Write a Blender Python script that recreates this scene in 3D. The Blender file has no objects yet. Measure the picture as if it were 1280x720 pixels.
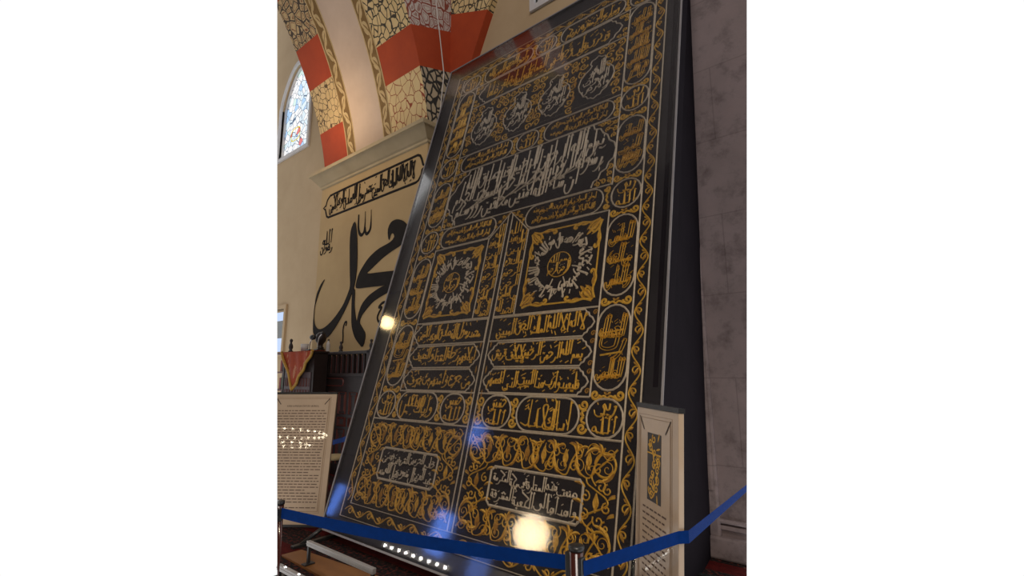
import bpy, bmesh, math, random
from mathutils import Vector, Matrix
R = math.radians
PI = math.pi
rnd = random.Random(7)
SC = bpy.context.scene
COL = SC.collection

# ------------------------------------------------------------------ camera, world, light, exposure
CAMLOC = Vector((3.21117, -2.97487, 1.78064))
CAMROT = Matrix(((0.77550, 0.11231, 0.62128), (0.63133, -0.13004, -0.76454), (-0.00507, 0.98513, -0.17175)))
cam_data = bpy.data.cameras.new('camera')
cam_data.sensor_width = 36.0
cam_data.lens = 594.346 / 1280 * 36
cam_data.clip_end = 300
cam = bpy.data.objects.new('camera', cam_data)
COL.objects.link(cam)
cam.matrix_world = Matrix.Translation(CAMLOC) @ CAMROT.to_4x4()
SC.camera = cam
SC.view_settings.view_transform = 'Standard'
SC.view_settings.look = 'None'
SC.view_settings.gamma = 1.0
SC.view_settings.use_curve_mapping = False
SC.view_settings.exposure = 0.0
world = bpy.data.worlds.new('overcast_sky')
SC.world = world
world.use_nodes = True
world.node_tree.nodes['Background'].inputs['Color'].default_value = (1.0, 1.0, 1.0, 1)
world.node_tree.nodes['Background'].inputs['Strength'].default_value = 1.02


def lamp(name, kind, loc, energy, color, size=0.3, target=None, parent=None, spread=None, sy=None):
    d = bpy.data.lights.new(name, kind)
    d.energy = energy
    d.color = color
    if kind == 'AREA':
        d.size = size
        if sy:
            d.shape = 'RECTANGLE'
            d.size_y = sy
        if spread:
            d.spread = spread
    else:
        d.shadow_soft_size = size
    o = bpy.data.objects.new(name, d)
    COL.objects.link(o)
    o.location = loc
    if target is not None:
        o.rotation_euler = (Vector(target) - Vector(loc)).to_track_quat('-Z', 'Y').to_euler()
    if parent:
        o.parent = parent
    return o


# added fill lights with no fixture: broad from behind, curtain spot, warm pier light
lamp('dome_window_daylight', 'AREA', (5.0, -7.0, 12.0), 600, (1.0, 0.93, 0.86), 5.0, (-1.5, 1.0, 3.0), sy=4.0)  # added area light, unseen, kept out of the sheets' reflections
_sp = lamp('exhibit_spot', 'SPOT', (4.8, -4.6, 3.9), 420, (1.0, 0.84, 0.60), 0.25, (0.0, 0.3, 1.0))  # added spot without a fixture, brightens the lower curtain
_sp.data.spot_size = R(52)
_sp.data.spot_blend = 0.9
lamp('arch_lamp_glow', 'POINT', (-5.2, 0.9, 6.7), 45, (1.0, 0.72, 0.42), 0.5)  # added warm point light for the pier, no lamp hangs there


# ------------------------------------------------------------------ helpers
def new_mat(name):
    m = bpy.data.materials.new(name)
    m.use_nodes = True
    nt = m.node_tree
    return m, nt, nt.nodes['Principled BSDF']


def mixrgb(nt, fac, a, b, blend='MIX'):
    n = nt.nodes.new('ShaderNodeMix')
    n.data_type = 'RGBA'
    n.blend_type = blend
    for s, v in ((n.inputs['Factor'], fac), (n.inputs['A'], a), (n.inputs['B'], b)):
        if hasattr(v, 'links') or hasattr(v, 'is_linked'):
            nt.links.new(v, s)
        elif isinstance(v, (int, float)):
            s.default_value = v
        else:
            s.default_value = (*v, 1)
    return n.outputs['Result']


def ramp(nt, src, stops, const=False):
    r = nt.nodes.new('ShaderNodeValToRGB')
    if const:
        r.color_ramp.interpolation = 'CONSTANT'
    e = r.color_ramp.elements
    while len(e) > 1:
        e.remove(e[-1])
    e[0].position = stops[0][0]
    e[0].color = (*stops[0][1], 1)
    for p, c in stops[1:]:
        k = e.new(p)
        k.color = (*c, 1)
    nt.links.new(src, r.inputs['Fac'])
    return r.outputs['Color']


def coords(nt, scale=(1, 1, 1)):
    tc = nt.nodes.new('ShaderNodeTexCoord')
    mp = nt.nodes.new('ShaderNodeMapping')
    mp.inputs['Scale'].default_value = scale
    nt.links.new(tc.outputs['Object'], mp.inputs['Vector'])
    return mp.outputs['Vector']


def noise(nt, vec, scale, detail=4, rough=0.6):
    n = nt.nodes.new('ShaderNodeTexNoise')
    n.inputs['Scale'].default_value = scale
    n.inputs['Detail'].default_value = detail
    n.inputs['Roughness'].default_value = rough
    nt.links.new(vec, n.inputs['Vector'])
    return n.outputs['Fac']


def bump(nt, bs, h, strength=0.3, dist=0.01):
    b = nt.nodes.new('ShaderNodeBump')
    b.inputs['Strength'].default_value = strength
    b.inputs['Distance'].default_value = dist
    nt.links.new(h, b.inputs['Height'])
    nt.links.new(b.outputs['Normal'], bs.inputs['Normal'])


def simple(name, a, b=None, scale=6, rough=0.6, metal=0.0, bmp=0.0, bscale=40, coat=0.0, spec=0.5):
    m, nt, bs = new_mat(name)
    b = b or tuple(c * 0.8 for c in a)
    v = coords(nt)
    n = noise(nt, v, scale)
    c = ramp(nt, n, [(0.3, a), (0.7, b)])
    nt.links.new(c, bs.inputs['Base Color'])
    bs.inputs['Roughness'].default_value = rough
    bs.inputs['Metallic'].default_value = metal
    bs.inputs['Coat Weight'].default_value = coat
    bs.inputs['Coat Roughness'].default_value = 0.03
    bs.inputs['Specular IOR Level'].default_value = spec
    if bmp:
        bump(nt, bs, noise(nt, v, bscale, 6), bmp)
    return m


def stone_pattern(name, fill, fill2, line, scale, width, stretch=(1, 1, 1), ring=None, rnd_amt=1.0):
    """painted imitation stone: Voronoi cells with drawn outlines"""
    m, nt, bs = new_mat(name)
    v = coords(nt, stretch)
    nn = nt.nodes.new('ShaderNodeTexNoise')
    nn.inputs['Scale'].default_value = scale * 0.8
    nt.links.new(v, nn.inputs['Vector'])
    vm = nt.nodes.new('ShaderNodeVectorMath')
    vm.operation = 'MULTIPLY_ADD'
    nt.links.new(nn.outputs['Color'], vm.inputs[0])
    vm.inputs[1].default_value = (0.25 / scale * 2,) * 3
    nt.links.new(v, vm.inputs[2])
    vo = nt.nodes.new('ShaderNodeTexVoronoi')
    vo.feature = 'DISTANCE_TO_EDGE'
    vo.inputs['Scale'].default_value = scale
    vo.inputs['Randomness'].default_value = rnd_amt
    nt.links.new(vm.outputs[0], vo.inputs['Vector'])
    d = vo.outputs['Distance']
    n = noise(nt, v, 3.0)
    base = ramp(nt, n, [(0.3, fill), (0.75, fill2)])
    if ring:
        inner = ramp(nt, d, [(0, (0, 0, 0)), (0.17, (0, 0, 0)), (0.19, (1, 1, 1)), (0.24, (1, 1, 1)), (0.26, (0, 0, 0))])
        base = mixrgb(nt, inner, base, ring)
    mask = ramp(nt, d, [(0.0, (1, 1, 1)), (width, (1, 1, 1)), (width * 1.5, (0, 0, 0))])
    c = mixrgb(nt, mask, base, line)
    nt.links.new(c, bs.inputs['Base Color'])
    bs.inputs['Roughness'].default_value = 0.8
    bump(nt, bs, noise(nt, v, 30), 0.1)
    return m


class MB:
    """mesh builder: collects shapes and links them as one mesh object"""

    def __init__(self):
        self.bm = bmesh.new()
        self.mi = 0

    def verts(self, pts):
        return [self.bm.verts.new(p) for p in pts]

    def face(self, pts):
        try:
            f = self.bm.faces.new(self.verts(pts))
            f.material_index = self.mi
            return f
        except ValueError:
            return None

    def box(self, x0, x1, y0, y1, z0, z1, bev=0.0, mat=None):
        before = len(self.bm.verts)
        r = bmesh.ops.create_cube(self.bm, size=1.0)
        M = Matrix.Translation(((x0 + x1) / 2, (y0 + y1) / 2, (z0 + z1) / 2)) @ Matrix.Diagonal((x1 - x0, y1 - y0, z1 - z0, 1))
        if mat is not None:
            M = mat @ M
        vs = r['verts']
        bmesh.ops.transform(self.bm, matrix=M, verts=vs)
        fs = {f for v in vs for f in v.link_faces}
        for f in fs:
            f.material_index = self.mi
        if bev:
            es = list({e for v in vs for e in v.link_edges})
            bmesh.ops.bevel(self.bm, geom=es, offset=bev, segments=2, affect='EDGES', profile=0.5)
        return self

    def prism(self, poly, d0, d1, axis='Y'):
        """extrude a polygon given in the plane across the axis"""
        def p3(p, d):
            return {'Y': (p[0], d, p[1]), 'X': (d, p[0], p[1]), 'Z': (p[0], p[1], d)}[axis]
        a = self.verts([p3(p, d0) for p in poly])
        b = self.verts([p3(p, d1) for p in poly])
        fs = [self.bm.faces.new(a), self.bm.faces.new(list(reversed(b)))]
        n = len(poly)
        for i in range(n):
            fs.append(self.bm.faces.new((a[i], b[i], b[(i + 1) % n], a[(i + 1) % n])))
        for f in fs:
            f.material_index = self.mi
        bmesh.ops.recalc_face_normals(self.bm, faces=fs)
        return self

    def tube(self, pts, r, seg=8, cap=True, taper=None):
        pts = [Vector(p) for p in pts]
        rings = []
        n = len(pts)
        for i, p in enumerate(pts):
            t = (pts[min(i + 1, n - 1)] - pts[max(i - 1, 0)]).normalized()
            a = t.cross(Vector((0, 0, 1)))
            if a.length < 1e-3:
                a = t.cross(Vector((0, 1, 0)))
            a.normalize()
            b = t.cross(a)
            rr = r if taper is None else taper[i]
            rings.append(self.verts([p + (a * math.cos(2 * PI * k / seg) + b * math.sin(2 * PI * k / seg)) * rr for k in range(seg)]))
        for i in range(n - 1):
            for k in range(seg):
                f = self.bm.faces.new((rings[i][k], rings[i][(k + 1) % seg], rings[i + 1][(k + 1) % seg], rings[i + 1][k]))
                f.smooth = True
                f.material_index = self.mi
        if cap:
            for rg in (rings[0], list(reversed(rings[-1]))):
                f = self.bm.faces.new(rg)
                f.material_index = self.mi
        return self

    def lathe(self, prof, c, seg=16, up=None):
        """profile (radius, height) turned about the vertical through c"""
        rings = []
        for r, h in prof:
            rings.append(self.verts([(c[0] + r * math.cos(2 * PI * k / seg), c[1] + r * math.sin(2 * PI * k / seg), c[2] + h) for k in range(seg)]))
        for i in range(len(prof) - 1):
            for k in range(seg):
                f = self.bm.faces.new((rings[i][k], rings[i][(k + 1) % seg], rings[i + 1][(k + 1) % seg], rings[i + 1][k]))
                f.smooth = True
                f.material_index = self.mi
        for rg in (list(reversed(rings[0])), rings[-1]):
            if prof[0][0] > 1e-4:
                f = self.bm.faces.new(rg)
                f.material_index = self.mi
        return self

    # raised thread work: flat coordinates (u, v) with height h along local z
    def ribbon(self, pts, w, hz=0.006, taper=False, closed=False, h0=0.0015):
        n = len(pts)
        if n < 2:
            return self
        P = [Vector((p[0], p[1])) for p in pts]
        L = []
        for i in range(n):
            if closed:
                t = P[(i + 1) % n] - P[i - 1]
            else:
                t = P[min(i + 1, n - 1)] - P[max(i - 1, 0)]
            if t.length < 1e-9:
                t = Vector((1, 0))
            t.normalize()
            nn = Vector((-t.y, t.x))
            ww = w / 2
            if taper is True:
                s = i / (n - 1)
                ww *= 0.25 + 0.75 * math.sin(PI * min(1, 0.12 + s * 0.95)) ** 0.7
            elif taper:
                ww *= taper[0] + (taper[1] - taper[0]) * i / (n - 1)
            a, b = P[i] + nn * ww, P[i] - nn * ww
            L.append((self.bm.verts.new((a.x, a.y, h0)), self.bm.verts.new((P[i].x, P[i].y, h0 + hz)), self.bm.verts.new((b.x, b.y, h0))))
        rng = range(n if closed else n - 1)
        for i in rng:
            j = (i + 1) % n
            for k in (0, 1):
                f = self.bm.faces.new((L[i][k], L[i][k + 1], L[j][k + 1], L[j][k]))
                f.material_index = self.mi
        return self

    def leaf(self, x, y, ln, ang, wd, hz=0.007, curl=0.0):
        n = 5
        wd *= 0.72
        pts = []
        for i in range(n + 1):
            s = i / n
            a = ang + curl * s
            pts.append((x + math.cos(a) * ln * s, y + math.sin(a) * ln * s))
        P = []
        for i, p in enumerate(pts):
            s = i / n
            ww = wd / 2 * math.sin(PI * min(1, s * 0.93 + 0.04)) ** 0.8
            a = ang + curl * s
            nx, ny = -math.sin(a), math.cos(a)
            P.append((self.bm.verts.new((p[0] + nx * ww, p[1] + ny * ww, 0.0015)), self.bm.verts.new((p[0], p[1], 0.0015 + hz * math.sin(PI * min(1, s + 0.15)) + 0.001)), self.bm.verts.new((p[0] - nx * ww, p[1] - ny * ww, 0.0015))))
        for i in range(n):
            for k in (0, 1):
                f = self.bm.faces.new((P[i][k], P[i][k + 1], P[i + 1][k + 1], P[i + 1][k]))
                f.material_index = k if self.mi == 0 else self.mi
        return self

    def clip(self, planes, cap=True):
        for co, no in planes:
            r = bmesh.ops.bisect_plane(self.bm, geom=self.bm.verts[:] + self.bm.edges[:] + self.bm.faces[:], plane_co=co, plane_no=no, clear_outer=True)
            if cap:
                es = [e for e in r['geom_cut'] if isinstance(e, bmesh.types.BMEdge) and e.is_valid and len(e.link_faces) == 1]
                if es:
                    bmesh.ops.holes_fill(self.bm, edges=es, sides=0)
        return self

    def build(self, name, mats, parent=None, smooth=False, fix=False):
        me = bpy.data.meshes.new(name)
        if fix:
            bmesh.ops.recalc_face_normals(self.bm, faces=self.bm.faces[:])
        if smooth:
            for f in self.bm.faces:
                f.smooth = True
        self.bm.to_mesh(me)
        self.bm.free()
        for m in (mats if isinstance(mats, (list, tuple)) else [mats]):
            me.materials.append(m)
        o = bpy.data.objects.new(name, me)
        COL.objects.link(o)
        if parent:
            o.parent = parent
        return o


def tag(o, label=None, cat=None, group=None, kind=None):
    if label:
        o['label'] = label
    if cat:
        o['category'] = cat
    if group:
        o['group'] = group
    if kind:
        o['kind'] = kind
    return o


def thing(name, label, cat, loc=(0, 0, 0), rot=(0, 0, 0), group=None):
    o = bpy.data.objects.new(name, None)
    o.empty_display_size = 0.2
    COL.objects.link(o)
    o.location = loc
    o.rotation_euler = rot
    return tag(o, label, cat, group)


def struct(o, label=None):
    return tag(o, label, None, None, 'structure')


# the place is built only as far as the photograph shows it: it ends at these two upright planes
def side_plane(px, sign):
    d = CAMROT @ Vector(((px - 640) / 594.346, 0, -1))
    upv = CAMROT @ Vector((0, 1, 0))
    n = d.cross(upv).normalized() * sign
    return (CAMLOC, n)


CUT_L = side_plane(346.5, -1)
CUT_R = side_plane(933.5, 1)

# ------------------------------------------------------------------ materials
M_plaster = simple('cream_plaster', (0.52, 0.365, 0.18), (0.45, 0.31, 0.15), 1.1, 0.85, bmp=0.15, bscale=25)
M_plaster_side = simple('pale_plaster', (0.52, 0.385, 0.235), (0.45, 0.325, 0.19), 0.9, 0.85, bmp=0.15, bscale=25)
M_cornice = simple('cornice_stone', (0.50, 0.40, 0.25), (0.42, 0.33, 0.20), 2.0, 0.85, bmp=0.2, bscale=20)
M_plain = simple('arch_plaster', (0.66, 0.52, 0.42), (0.56, 0.43, 0.34), 1.5, 0.85, bmp=0.15, bscale=18)
M_red = simple('red_paint', (0.46, 0.062, 0.012), (0.38, 0.048, 0.010), 3, 0.75, bmp=0.1)
M_cream_black = stone_pattern('painted_stone_black_lines', (0.74, 0.57, 0.30), (0.64, 0.47, 0.22), (0.05, 0.04, 0.03), 8.2, 0.05, (1, 1, 0.75))
M_cream_red = stone_pattern('painted_stone_red_lines', (0.76, 0.59, 0.31), (0.67, 0.50, 0.25), (0.30, 0.05, 0.02), 6.8, 0.028, (1, 1, 0.8))
M_cream_brown = stone_pattern('painted_stone_brown_lines', (0.68, 0.50, 0.26), (0.58, 0.42, 0.20), (0.10, 0.06, 0.03), 7.6, 0.035)
M_cream_ring = stone_pattern('painted_stone_with_rings', (0.62, 0.46, 0.24), (0.50, 0.36, 0.18), (0.07, 0.05, 0.04), 6.8, 0.06, (1, 1, 0.8), ring=(0.24, 0.10, 0.05))
M_white_red = stone_pattern('painted_white_stone_red_lines', (0.60, 0.55, 0.50), (0.50, 0.45, 0.42), (0.26, 0.06, 0.04), 6.4, 0.05, (1, 1, 0.8), ring=(0.34, 0.20, 0.17))
M_grey_black = stone_pattern('painted_grey_stone_black_lines', (0.56, 0.46, 0.32), (0.44, 0.37, 0.27), (0.03, 0.03, 0.03), 7.6, 0.10, (1, 1, 0.8))
M_vine_ground = simple('vine_strip_ground', (0.25, 0.15, 0.05), (0.18, 0.10, 0.03), 6, 0.8)
M_vine_paint = simple('vine_paint', (0.62, 0.47, 0.25), (0.50, 0.36, 0.17), 8, 0.8)
M_black_paint = simple('black_paint', (0.014, 0.011, 0.010), (0.019, 0.015, 0.013), 5, 0.8, spec=0.15)
M_wood = simple('dark_carved_wood', (0.013, 0.007, 0.006), (0.021, 0.010, 0.009), 7, 0.5, bmp=0.2)
M_wood_red = simple('reddish_wood_edge', (0.12, 0.022, 0.016), (0.08, 0.016, 0.012), 9, 0.5)
M_wood_purple = simple('grey_brown_panel', (0.085, 0.055, 0.06), (0.06, 0.04, 0.045), 9, 0.55)
M_oak = simple('orange_brown_wood', (0.22, 0.085, 0.016), (0.17, 0.062, 0.012), 3, 0.55, bmp=0.1)
M_pole = simple('dark_red_brown_post', (0.07, 0.018, 0.012), (0.05, 0.012, 0.010), 4, 0.18, coat=0.6)
M_gunmetal = simple('dark_metal', (0.04, 0.04, 0.045), (0.06, 0.06, 0.06), 8, 0.35, 0.6)
M_alu = simple('aluminium', (0.62, 0.60, 0.58), (0.5, 0.48, 0.47), 5, 0.35, 0.85)
M_trim = simple('thin_edge_metal', (0.30, 0.28, 0.29), (0.24, 0.22, 0.23), 5, 0.5, 0.3)
M_greybar = simple('grey_metal_profile', (0.42, 0.40, 0.40), (0.33, 0.32, 0.32), 5, 0.4, 0.3)
M_blue = simple('blue_webbing', (0.0015, 0.030, 0.19), (0.0015, 0.025, 0.15), 30, 0.9, bmp=0.2, bscale=300, spec=0.08)
M_black_plastic = simple('black_plastic', (0.015, 0.015, 0.017), (0.02, 0.02, 0.02), 6, 0.35)
M_cloth_black = simple('black_curtain_cloth', (0.018, 0.015, 0.017), (0.024, 0.019, 0.020), 60, 0.9, bmp=0.25, bscale=220, spec=0.15)
M_case_black = simple('black_case_board', (0.020, 0.018, 0.021), (0.026, 0.022, 0.026), 2.0, 0.28)
M_screen_black = simple('black_side_cloth', (0.010, 0.008, 0.011), (0.013, 0.010, 0.014), 3, 0.95, spec=0.05)  # black case sides, and the sheet that stands for the shaded gap
M_board = simple('cream_board', (0.50, 0.37, 0.26), (0.45, 0.33, 0.23), 3, 0.5, coat=1.0)
M_ink = simple('brown_ink', (0.09, 0.05, 0.035), (0.12, 0.07, 0.05), 60, 0.6)
M_ink_dark = simple('dark_ink', (0.035, 0.02, 0.014), (0.05, 0.03, 0.02), 60, 0.6)
M_frame_line = simple('board_frame_line', (0.30, 0.20, 0.12), (0.26, 0.17, 0.10), 20, 0.6)
M_drape = simple('orange_red_cloth', (0.34, 0.045, 0.008), (0.25, 0.030, 0.006), 9, 0.8, bmp=0.3)
M_fringe = simple('gold_fringe', (0.50, 0.27, 0.03), (0.30, 0.15, 0.015), 40, 0.6, bmp=0.6, bscale=90)
M_white_plastic = simple('white_frame_paint', (0.62, 0.60, 0.60), (0.55, 0.53, 0.53), 4, 0.6)
M_beige = simple('beige_cushion_cloth', (0.50, 0.38, 0.20), (0.42, 0.31, 0.16), 9, 0.8)
M_motif = simple('faded_motif_thread', (0.46, 0.20, 0.11), (0.40, 0.15, 0.08), 20, 0.8)
M_cable = simple('pale_cable', (0.62, 0.58, 0.54), (0.55, 0.5, 0.46), 9, 0.5)
M_hall = simple('hall_plaster', (0.20, 0.185, 0.185), (0.15, 0.14, 0.14), 0.4, 0.9)
M_tan = simple('tan_shade', (0.60, 0.40, 0.18), (0.46, 0.28, 0.12), 3, 0.8)


def thread(name, a, b, metal, rough, scale=45):
    m, nt, bs = new_mat(name)
    v = coords(nt)
    n = noise(nt, v, scale, 3)
    c = ramp(nt, n, [(0.32, a), (0.68, b)])
    nt.links.new(c, bs.inputs['Base Color'])
    bs.inputs['Metallic'].default_value = metal
    bs.inputs['Roughness'].default_value = rough
    w = nt.nodes.new('ShaderNodeTexWave')
    w.inputs['Scale'].default_value = 130
    w.inputs['Distortion'].default_value = 1.5
    nt.links.new(v, w.inputs['Vector'])
    bump(nt, bs, w.outputs['Fac'], 0.5, 0.002)
    return m


M_gold = thread('gold_thread', (0.80, 0.48, 0.065), (0.60, 0.31, 0.03), 0.3, 0.4)
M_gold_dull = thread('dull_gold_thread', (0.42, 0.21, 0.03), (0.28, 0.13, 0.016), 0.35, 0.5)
M_silver = thread('silver_thread', (0.70, 0.60, 0.47), (0.56, 0.46, 0.35), 0.25, 0.45)


def old_stone():
    m, nt, bs = new_mat('grey_brown_stone')
    v = coords(nt)
    n1 = noise(nt, v, 0.9, 6)
    n2 = noise(nt, v, 5.0, 8, 0.7)
    a = ramp(nt, n1, [(0.3, (0.215, 0.17, 0.17)), (0.55, (0.265, 0.21, 0.212)), (0.75, (0.20, 0.155, 0.165))])
    b = ramp(nt, n2, [(0.28, (0.35, 0.32, 0.32)), (0.5, (1, 1, 1)), (0.8, (1.15, 1.1, 1.08))])
    c = mixrgb(nt, 0.75, a, b, 'MULTIPLY')
    # joints between courses
    br = nt.nodes.new('ShaderNodeTexBrick')
    br.inputs['Scale'].default_value = 1.0
    br.inputs['Brick Width'].default_value = 1.9
    br.inputs['Row Height'].default_value = 0.85
    br.inputs['Mortar Size'].default_value = 0.006
    br.inputs['Color1'].default_value = (1, 1, 1, 1)
    br.inputs['Color2'].default_value = (0.9, 0.88, 0.9, 1)
    br.inputs['Mortar'].default_value = (0.4, 0.36, 0.36, 1)
    mp = nt.nodes.new('ShaderNodeMapping')
    mp.inputs['Rotation'].default_value = (R(-90), 0, 0)
    nt.links.new(v, mp.inputs['Vector'])
    nt.links.new(mp.outputs['Vector'], br.inputs['Vector'])
    c = mixrgb(nt, 0.35, c, br.outputs['Color'], 'MULTIPLY')
    nt.links.new(c, bs.inputs['Base Color'])
    bs.inputs['Roughness'].default_value = 0.85
    bs.inputs['Specular IOR Level'].default_value = 0.2
    bump(nt, bs, n2, 0.35, 0.02)
    return m


M_stone = old_stone()


def carpet():
    m, nt, bs = new_mat('patterned_carpet')
    v = coords(nt)
    vo = nt.nodes.new('ShaderNodeTexVoronoi')
    vo.inputs['Scale'].default_value = 16
    nt.links.new(v, vo.inputs['Vector'])
    n = noise(nt, v, 30, 3)
    w = nt.nodes.new('ShaderNodeTexWave')
    w.bands_direction = 'Y'
    w.inputs['Scale'].default_value = 0.55
    w.inputs['Distortion'].default_value = 0.6
    w.inputs['Phase Offset'].default_value = 1.2
    nt.links.new(v, w.inputs['Vector'])
    dark = ramp(nt, n, [(0.42, (0.008, 0.007, 0.009)), (0.54, (0.030, 0.018, 0.015)), (0.62, (0.10, 0.010, 0.010)), (0.70, (0.10, 0.058, 0.036))])
    redp = ramp(nt, vo.outputs['Distance'], [(0.0, (0.03, 0.006, 0.006)), (0.18, (0.085, 0.007, 0.006)), (0.6, (0.06, 0.005, 0.005))])
    f = ramp(nt, w.outputs['Fac'], [(0.68, (0, 0, 0)), (0.72, (1, 1, 1))])
    c = mixrgb(nt, f, dark, redp)
    nt.links.new(c, bs.inputs['Base Color'])
    bs.inputs['Roughness'].default_value = 0.95
    bs.inputs['Specular IOR Level'].default_value = 0.1
    bump(nt, bs, n, 0.4, 0.01)
    return m


M_carpet = carpet()


def glass_mat(name, rough=0.0, ior=1.45, gain=1.0, tint=(1, 1, 1)):
    """clear pane: reflects by Fresnel on its front faces, lets the rest straight through"""
    m = bpy.data.materials.new(name)
    m.use_nodes = True
    nt = m.node_tree
    nt.nodes.clear()
    out = nt.nodes.new('ShaderNodeOutputMaterial')
    tr = nt.nodes.new('ShaderNodeBsdfTransparent')
    tr.inputs['Color'].default_value = (*tint, 1)
    gl = nt.nodes.new('ShaderNodeBsdfGlossy')
    gl.inputs['Roughness'].default_value = rough
    fr = nt.nodes.new('ShaderNodeFresnel')
    fr.inputs['IOR'].default_value = ior
    ge = nt.nodes.new('ShaderNodeNewGeometry')
    inv = nt.nodes.new('ShaderNodeMath')
    inv.operation = 'SUBTRACT'
    inv.inputs[0].default_value = gain
    nt.links.new(ge.outputs['Backfacing'], inv.inputs[1])
    inv.use_clamp = False
    mx = nt.nodes.new('ShaderNodeMath')
    mx.operation = 'MAXIMUM'
    mx.inputs[1].default_value = 0.0
    nt.links.new(inv.outputs[0], mx.inputs[0])
    mu = nt.nodes.new('ShaderNodeMath')
    mu.operation = 'MULTIPLY'
    mu.use_clamp = True
    nt.links.new(fr.outputs['Fac'], mu.inputs[0])
    nt.links.new(mx.outputs[0], mu.inputs[1])
    ms = nt.nodes.new('ShaderNodeMixShader')
    nt.links.new(mu.outputs[0], ms.inputs['Fac'])
    nt.links.new(tr.outputs[0], ms.inputs[1])
    nt.links.new(gl.outputs[0], ms.inputs[2])
    nt.links.new(ms.outputs[0], out.inputs['Surface'])
    return m


M_glass = glass_mat('clear_acrylic', 0.07, 1.45, 1.3)
M_cup = glass_mat('clear_plastic', 0.05, 1.45, 1.0, (0.8, 0.8, 0.78))
M_bluepane = glass_mat('bluish_window_glass', 0.02, 1.45, 1.0, (0.55, 0.70, 1.0))


def stained():
    m = bpy.data.materials.new('stained_glass')
    m.use_nodes = True
    nt = m.node_tree
    nt.nodes.clear()
    out = nt.nodes.new('ShaderNodeOutputMaterial')
    v = coords(nt)
    vo = nt.nodes.new('ShaderNodeTexVoronoi')
    vo.inputs['Scale'].default_value = 5.5
    nt.links.new(v, vo.inputs['Vector'])
    ve = nt.nodes.new('ShaderNodeTexVoronoi')
    ve.feature = 'DISTANCE_TO_EDGE'
    ve.inputs['Scale'].default_value = 5.5
    nt.links.new(v, ve.inputs['Vector'])
    sep = nt.nodes.new('ShaderNodeSeparateColor')
    nt.links.new(vo.outputs['Color'], sep.inputs[0])
    c = ramp(nt, sep.outputs[0], [(0, (0.80, 0.92, 1.0)), (0.30, (1, 1, 1)), (0.56, (0.50, 0.72, 1.0)), (0.66, (1, 1, 1)), (0.95, (0.85, 0.25, 0.25)), (0.965, (0.75, 0.95, 0.9))], True)
    lead = ramp(nt, ve.outputs['Distance'], [(0, (0.16, 0.20, 0.28)), (0.022, (0.16, 0.20, 0.28)), (0.045, (1, 1, 1))])
    c2 = mixrgb(nt, 1.0, c, lead, 'MULTIPLY')
    tr = nt.nodes.new('ShaderNodeBsdfTransparent')
    nt.links.new(c2, tr.inputs['Color'])
    nt.links.new(tr.outputs[0], out.inputs['Surface'])
    return m


M_stained = stained()
M_clearpane = simple('pane_white', (1, 1, 1))


def emit(name, color, strength):
    m = bpy.data.materials.new(name)
    m.use_nodes = True
    nt = m.node_tree
    nt.nodes.clear()
    out = nt.nodes.new('ShaderNodeOutputMaterial')
    e = nt.nodes.new('ShaderNodeEmission')
    e.inputs['Color'].default_value = (*color, 1)
    e.inputs['Strength'].default_value = strength
    nt.links.new(e.outputs[0], out.inputs['Surface'])
    return m


M_bulb = emit('lit_bulb', (1.0, 0.86, 0.6), 40)
M_led = emit('lit_led', (1.0, 0.95, 0.88), 30)
M_globe = emit('lit_globe_lamp', (1.0, 0.68, 0.28), 7)
M_daypane = emit('daylit_pane', (0.14, 0.30, 1.0), 3)

# ------------------------------------------------------------------ setting: floor and walls
YW = 2.80      # outer wall face
YP = 2.15      # pier faces
mb = MB()
mb.box(-11.0, 8.9, -12.9, 3.3, -0.06, 0.0)
# the floor ends with the photographed part of the hall; behind the viewer it runs on to the far wall
mbf = MB()
mbf.box(-12, 9, -2.6, 3.3, -0.06, 0.0)
mbf.clip([CUT_L, CUT_R])
mbr = MB()
mbr.box(-11.0, 9.0, -13.0, -2.75, -0.06, 0.0)
me_tmp = bpy.data.meshes.new('t')
mbr.bm.to_mesh(me_tmp)
mbf.bm.from_mesh(me_tmp)
mb.bm.free()
mbr.bm.free()
struct(mbf.build('floor', M_carpet), 'dark red patterned carpet floor')


def arch_top(x, xa, xb, zs, rise):
    s = abs((x - (xa + xb) / 2) / ((xb - xa) / 2))
    s = min(1, s)
    return zs + rise * (1 - s ** 1.7) ** 0.75


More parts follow.
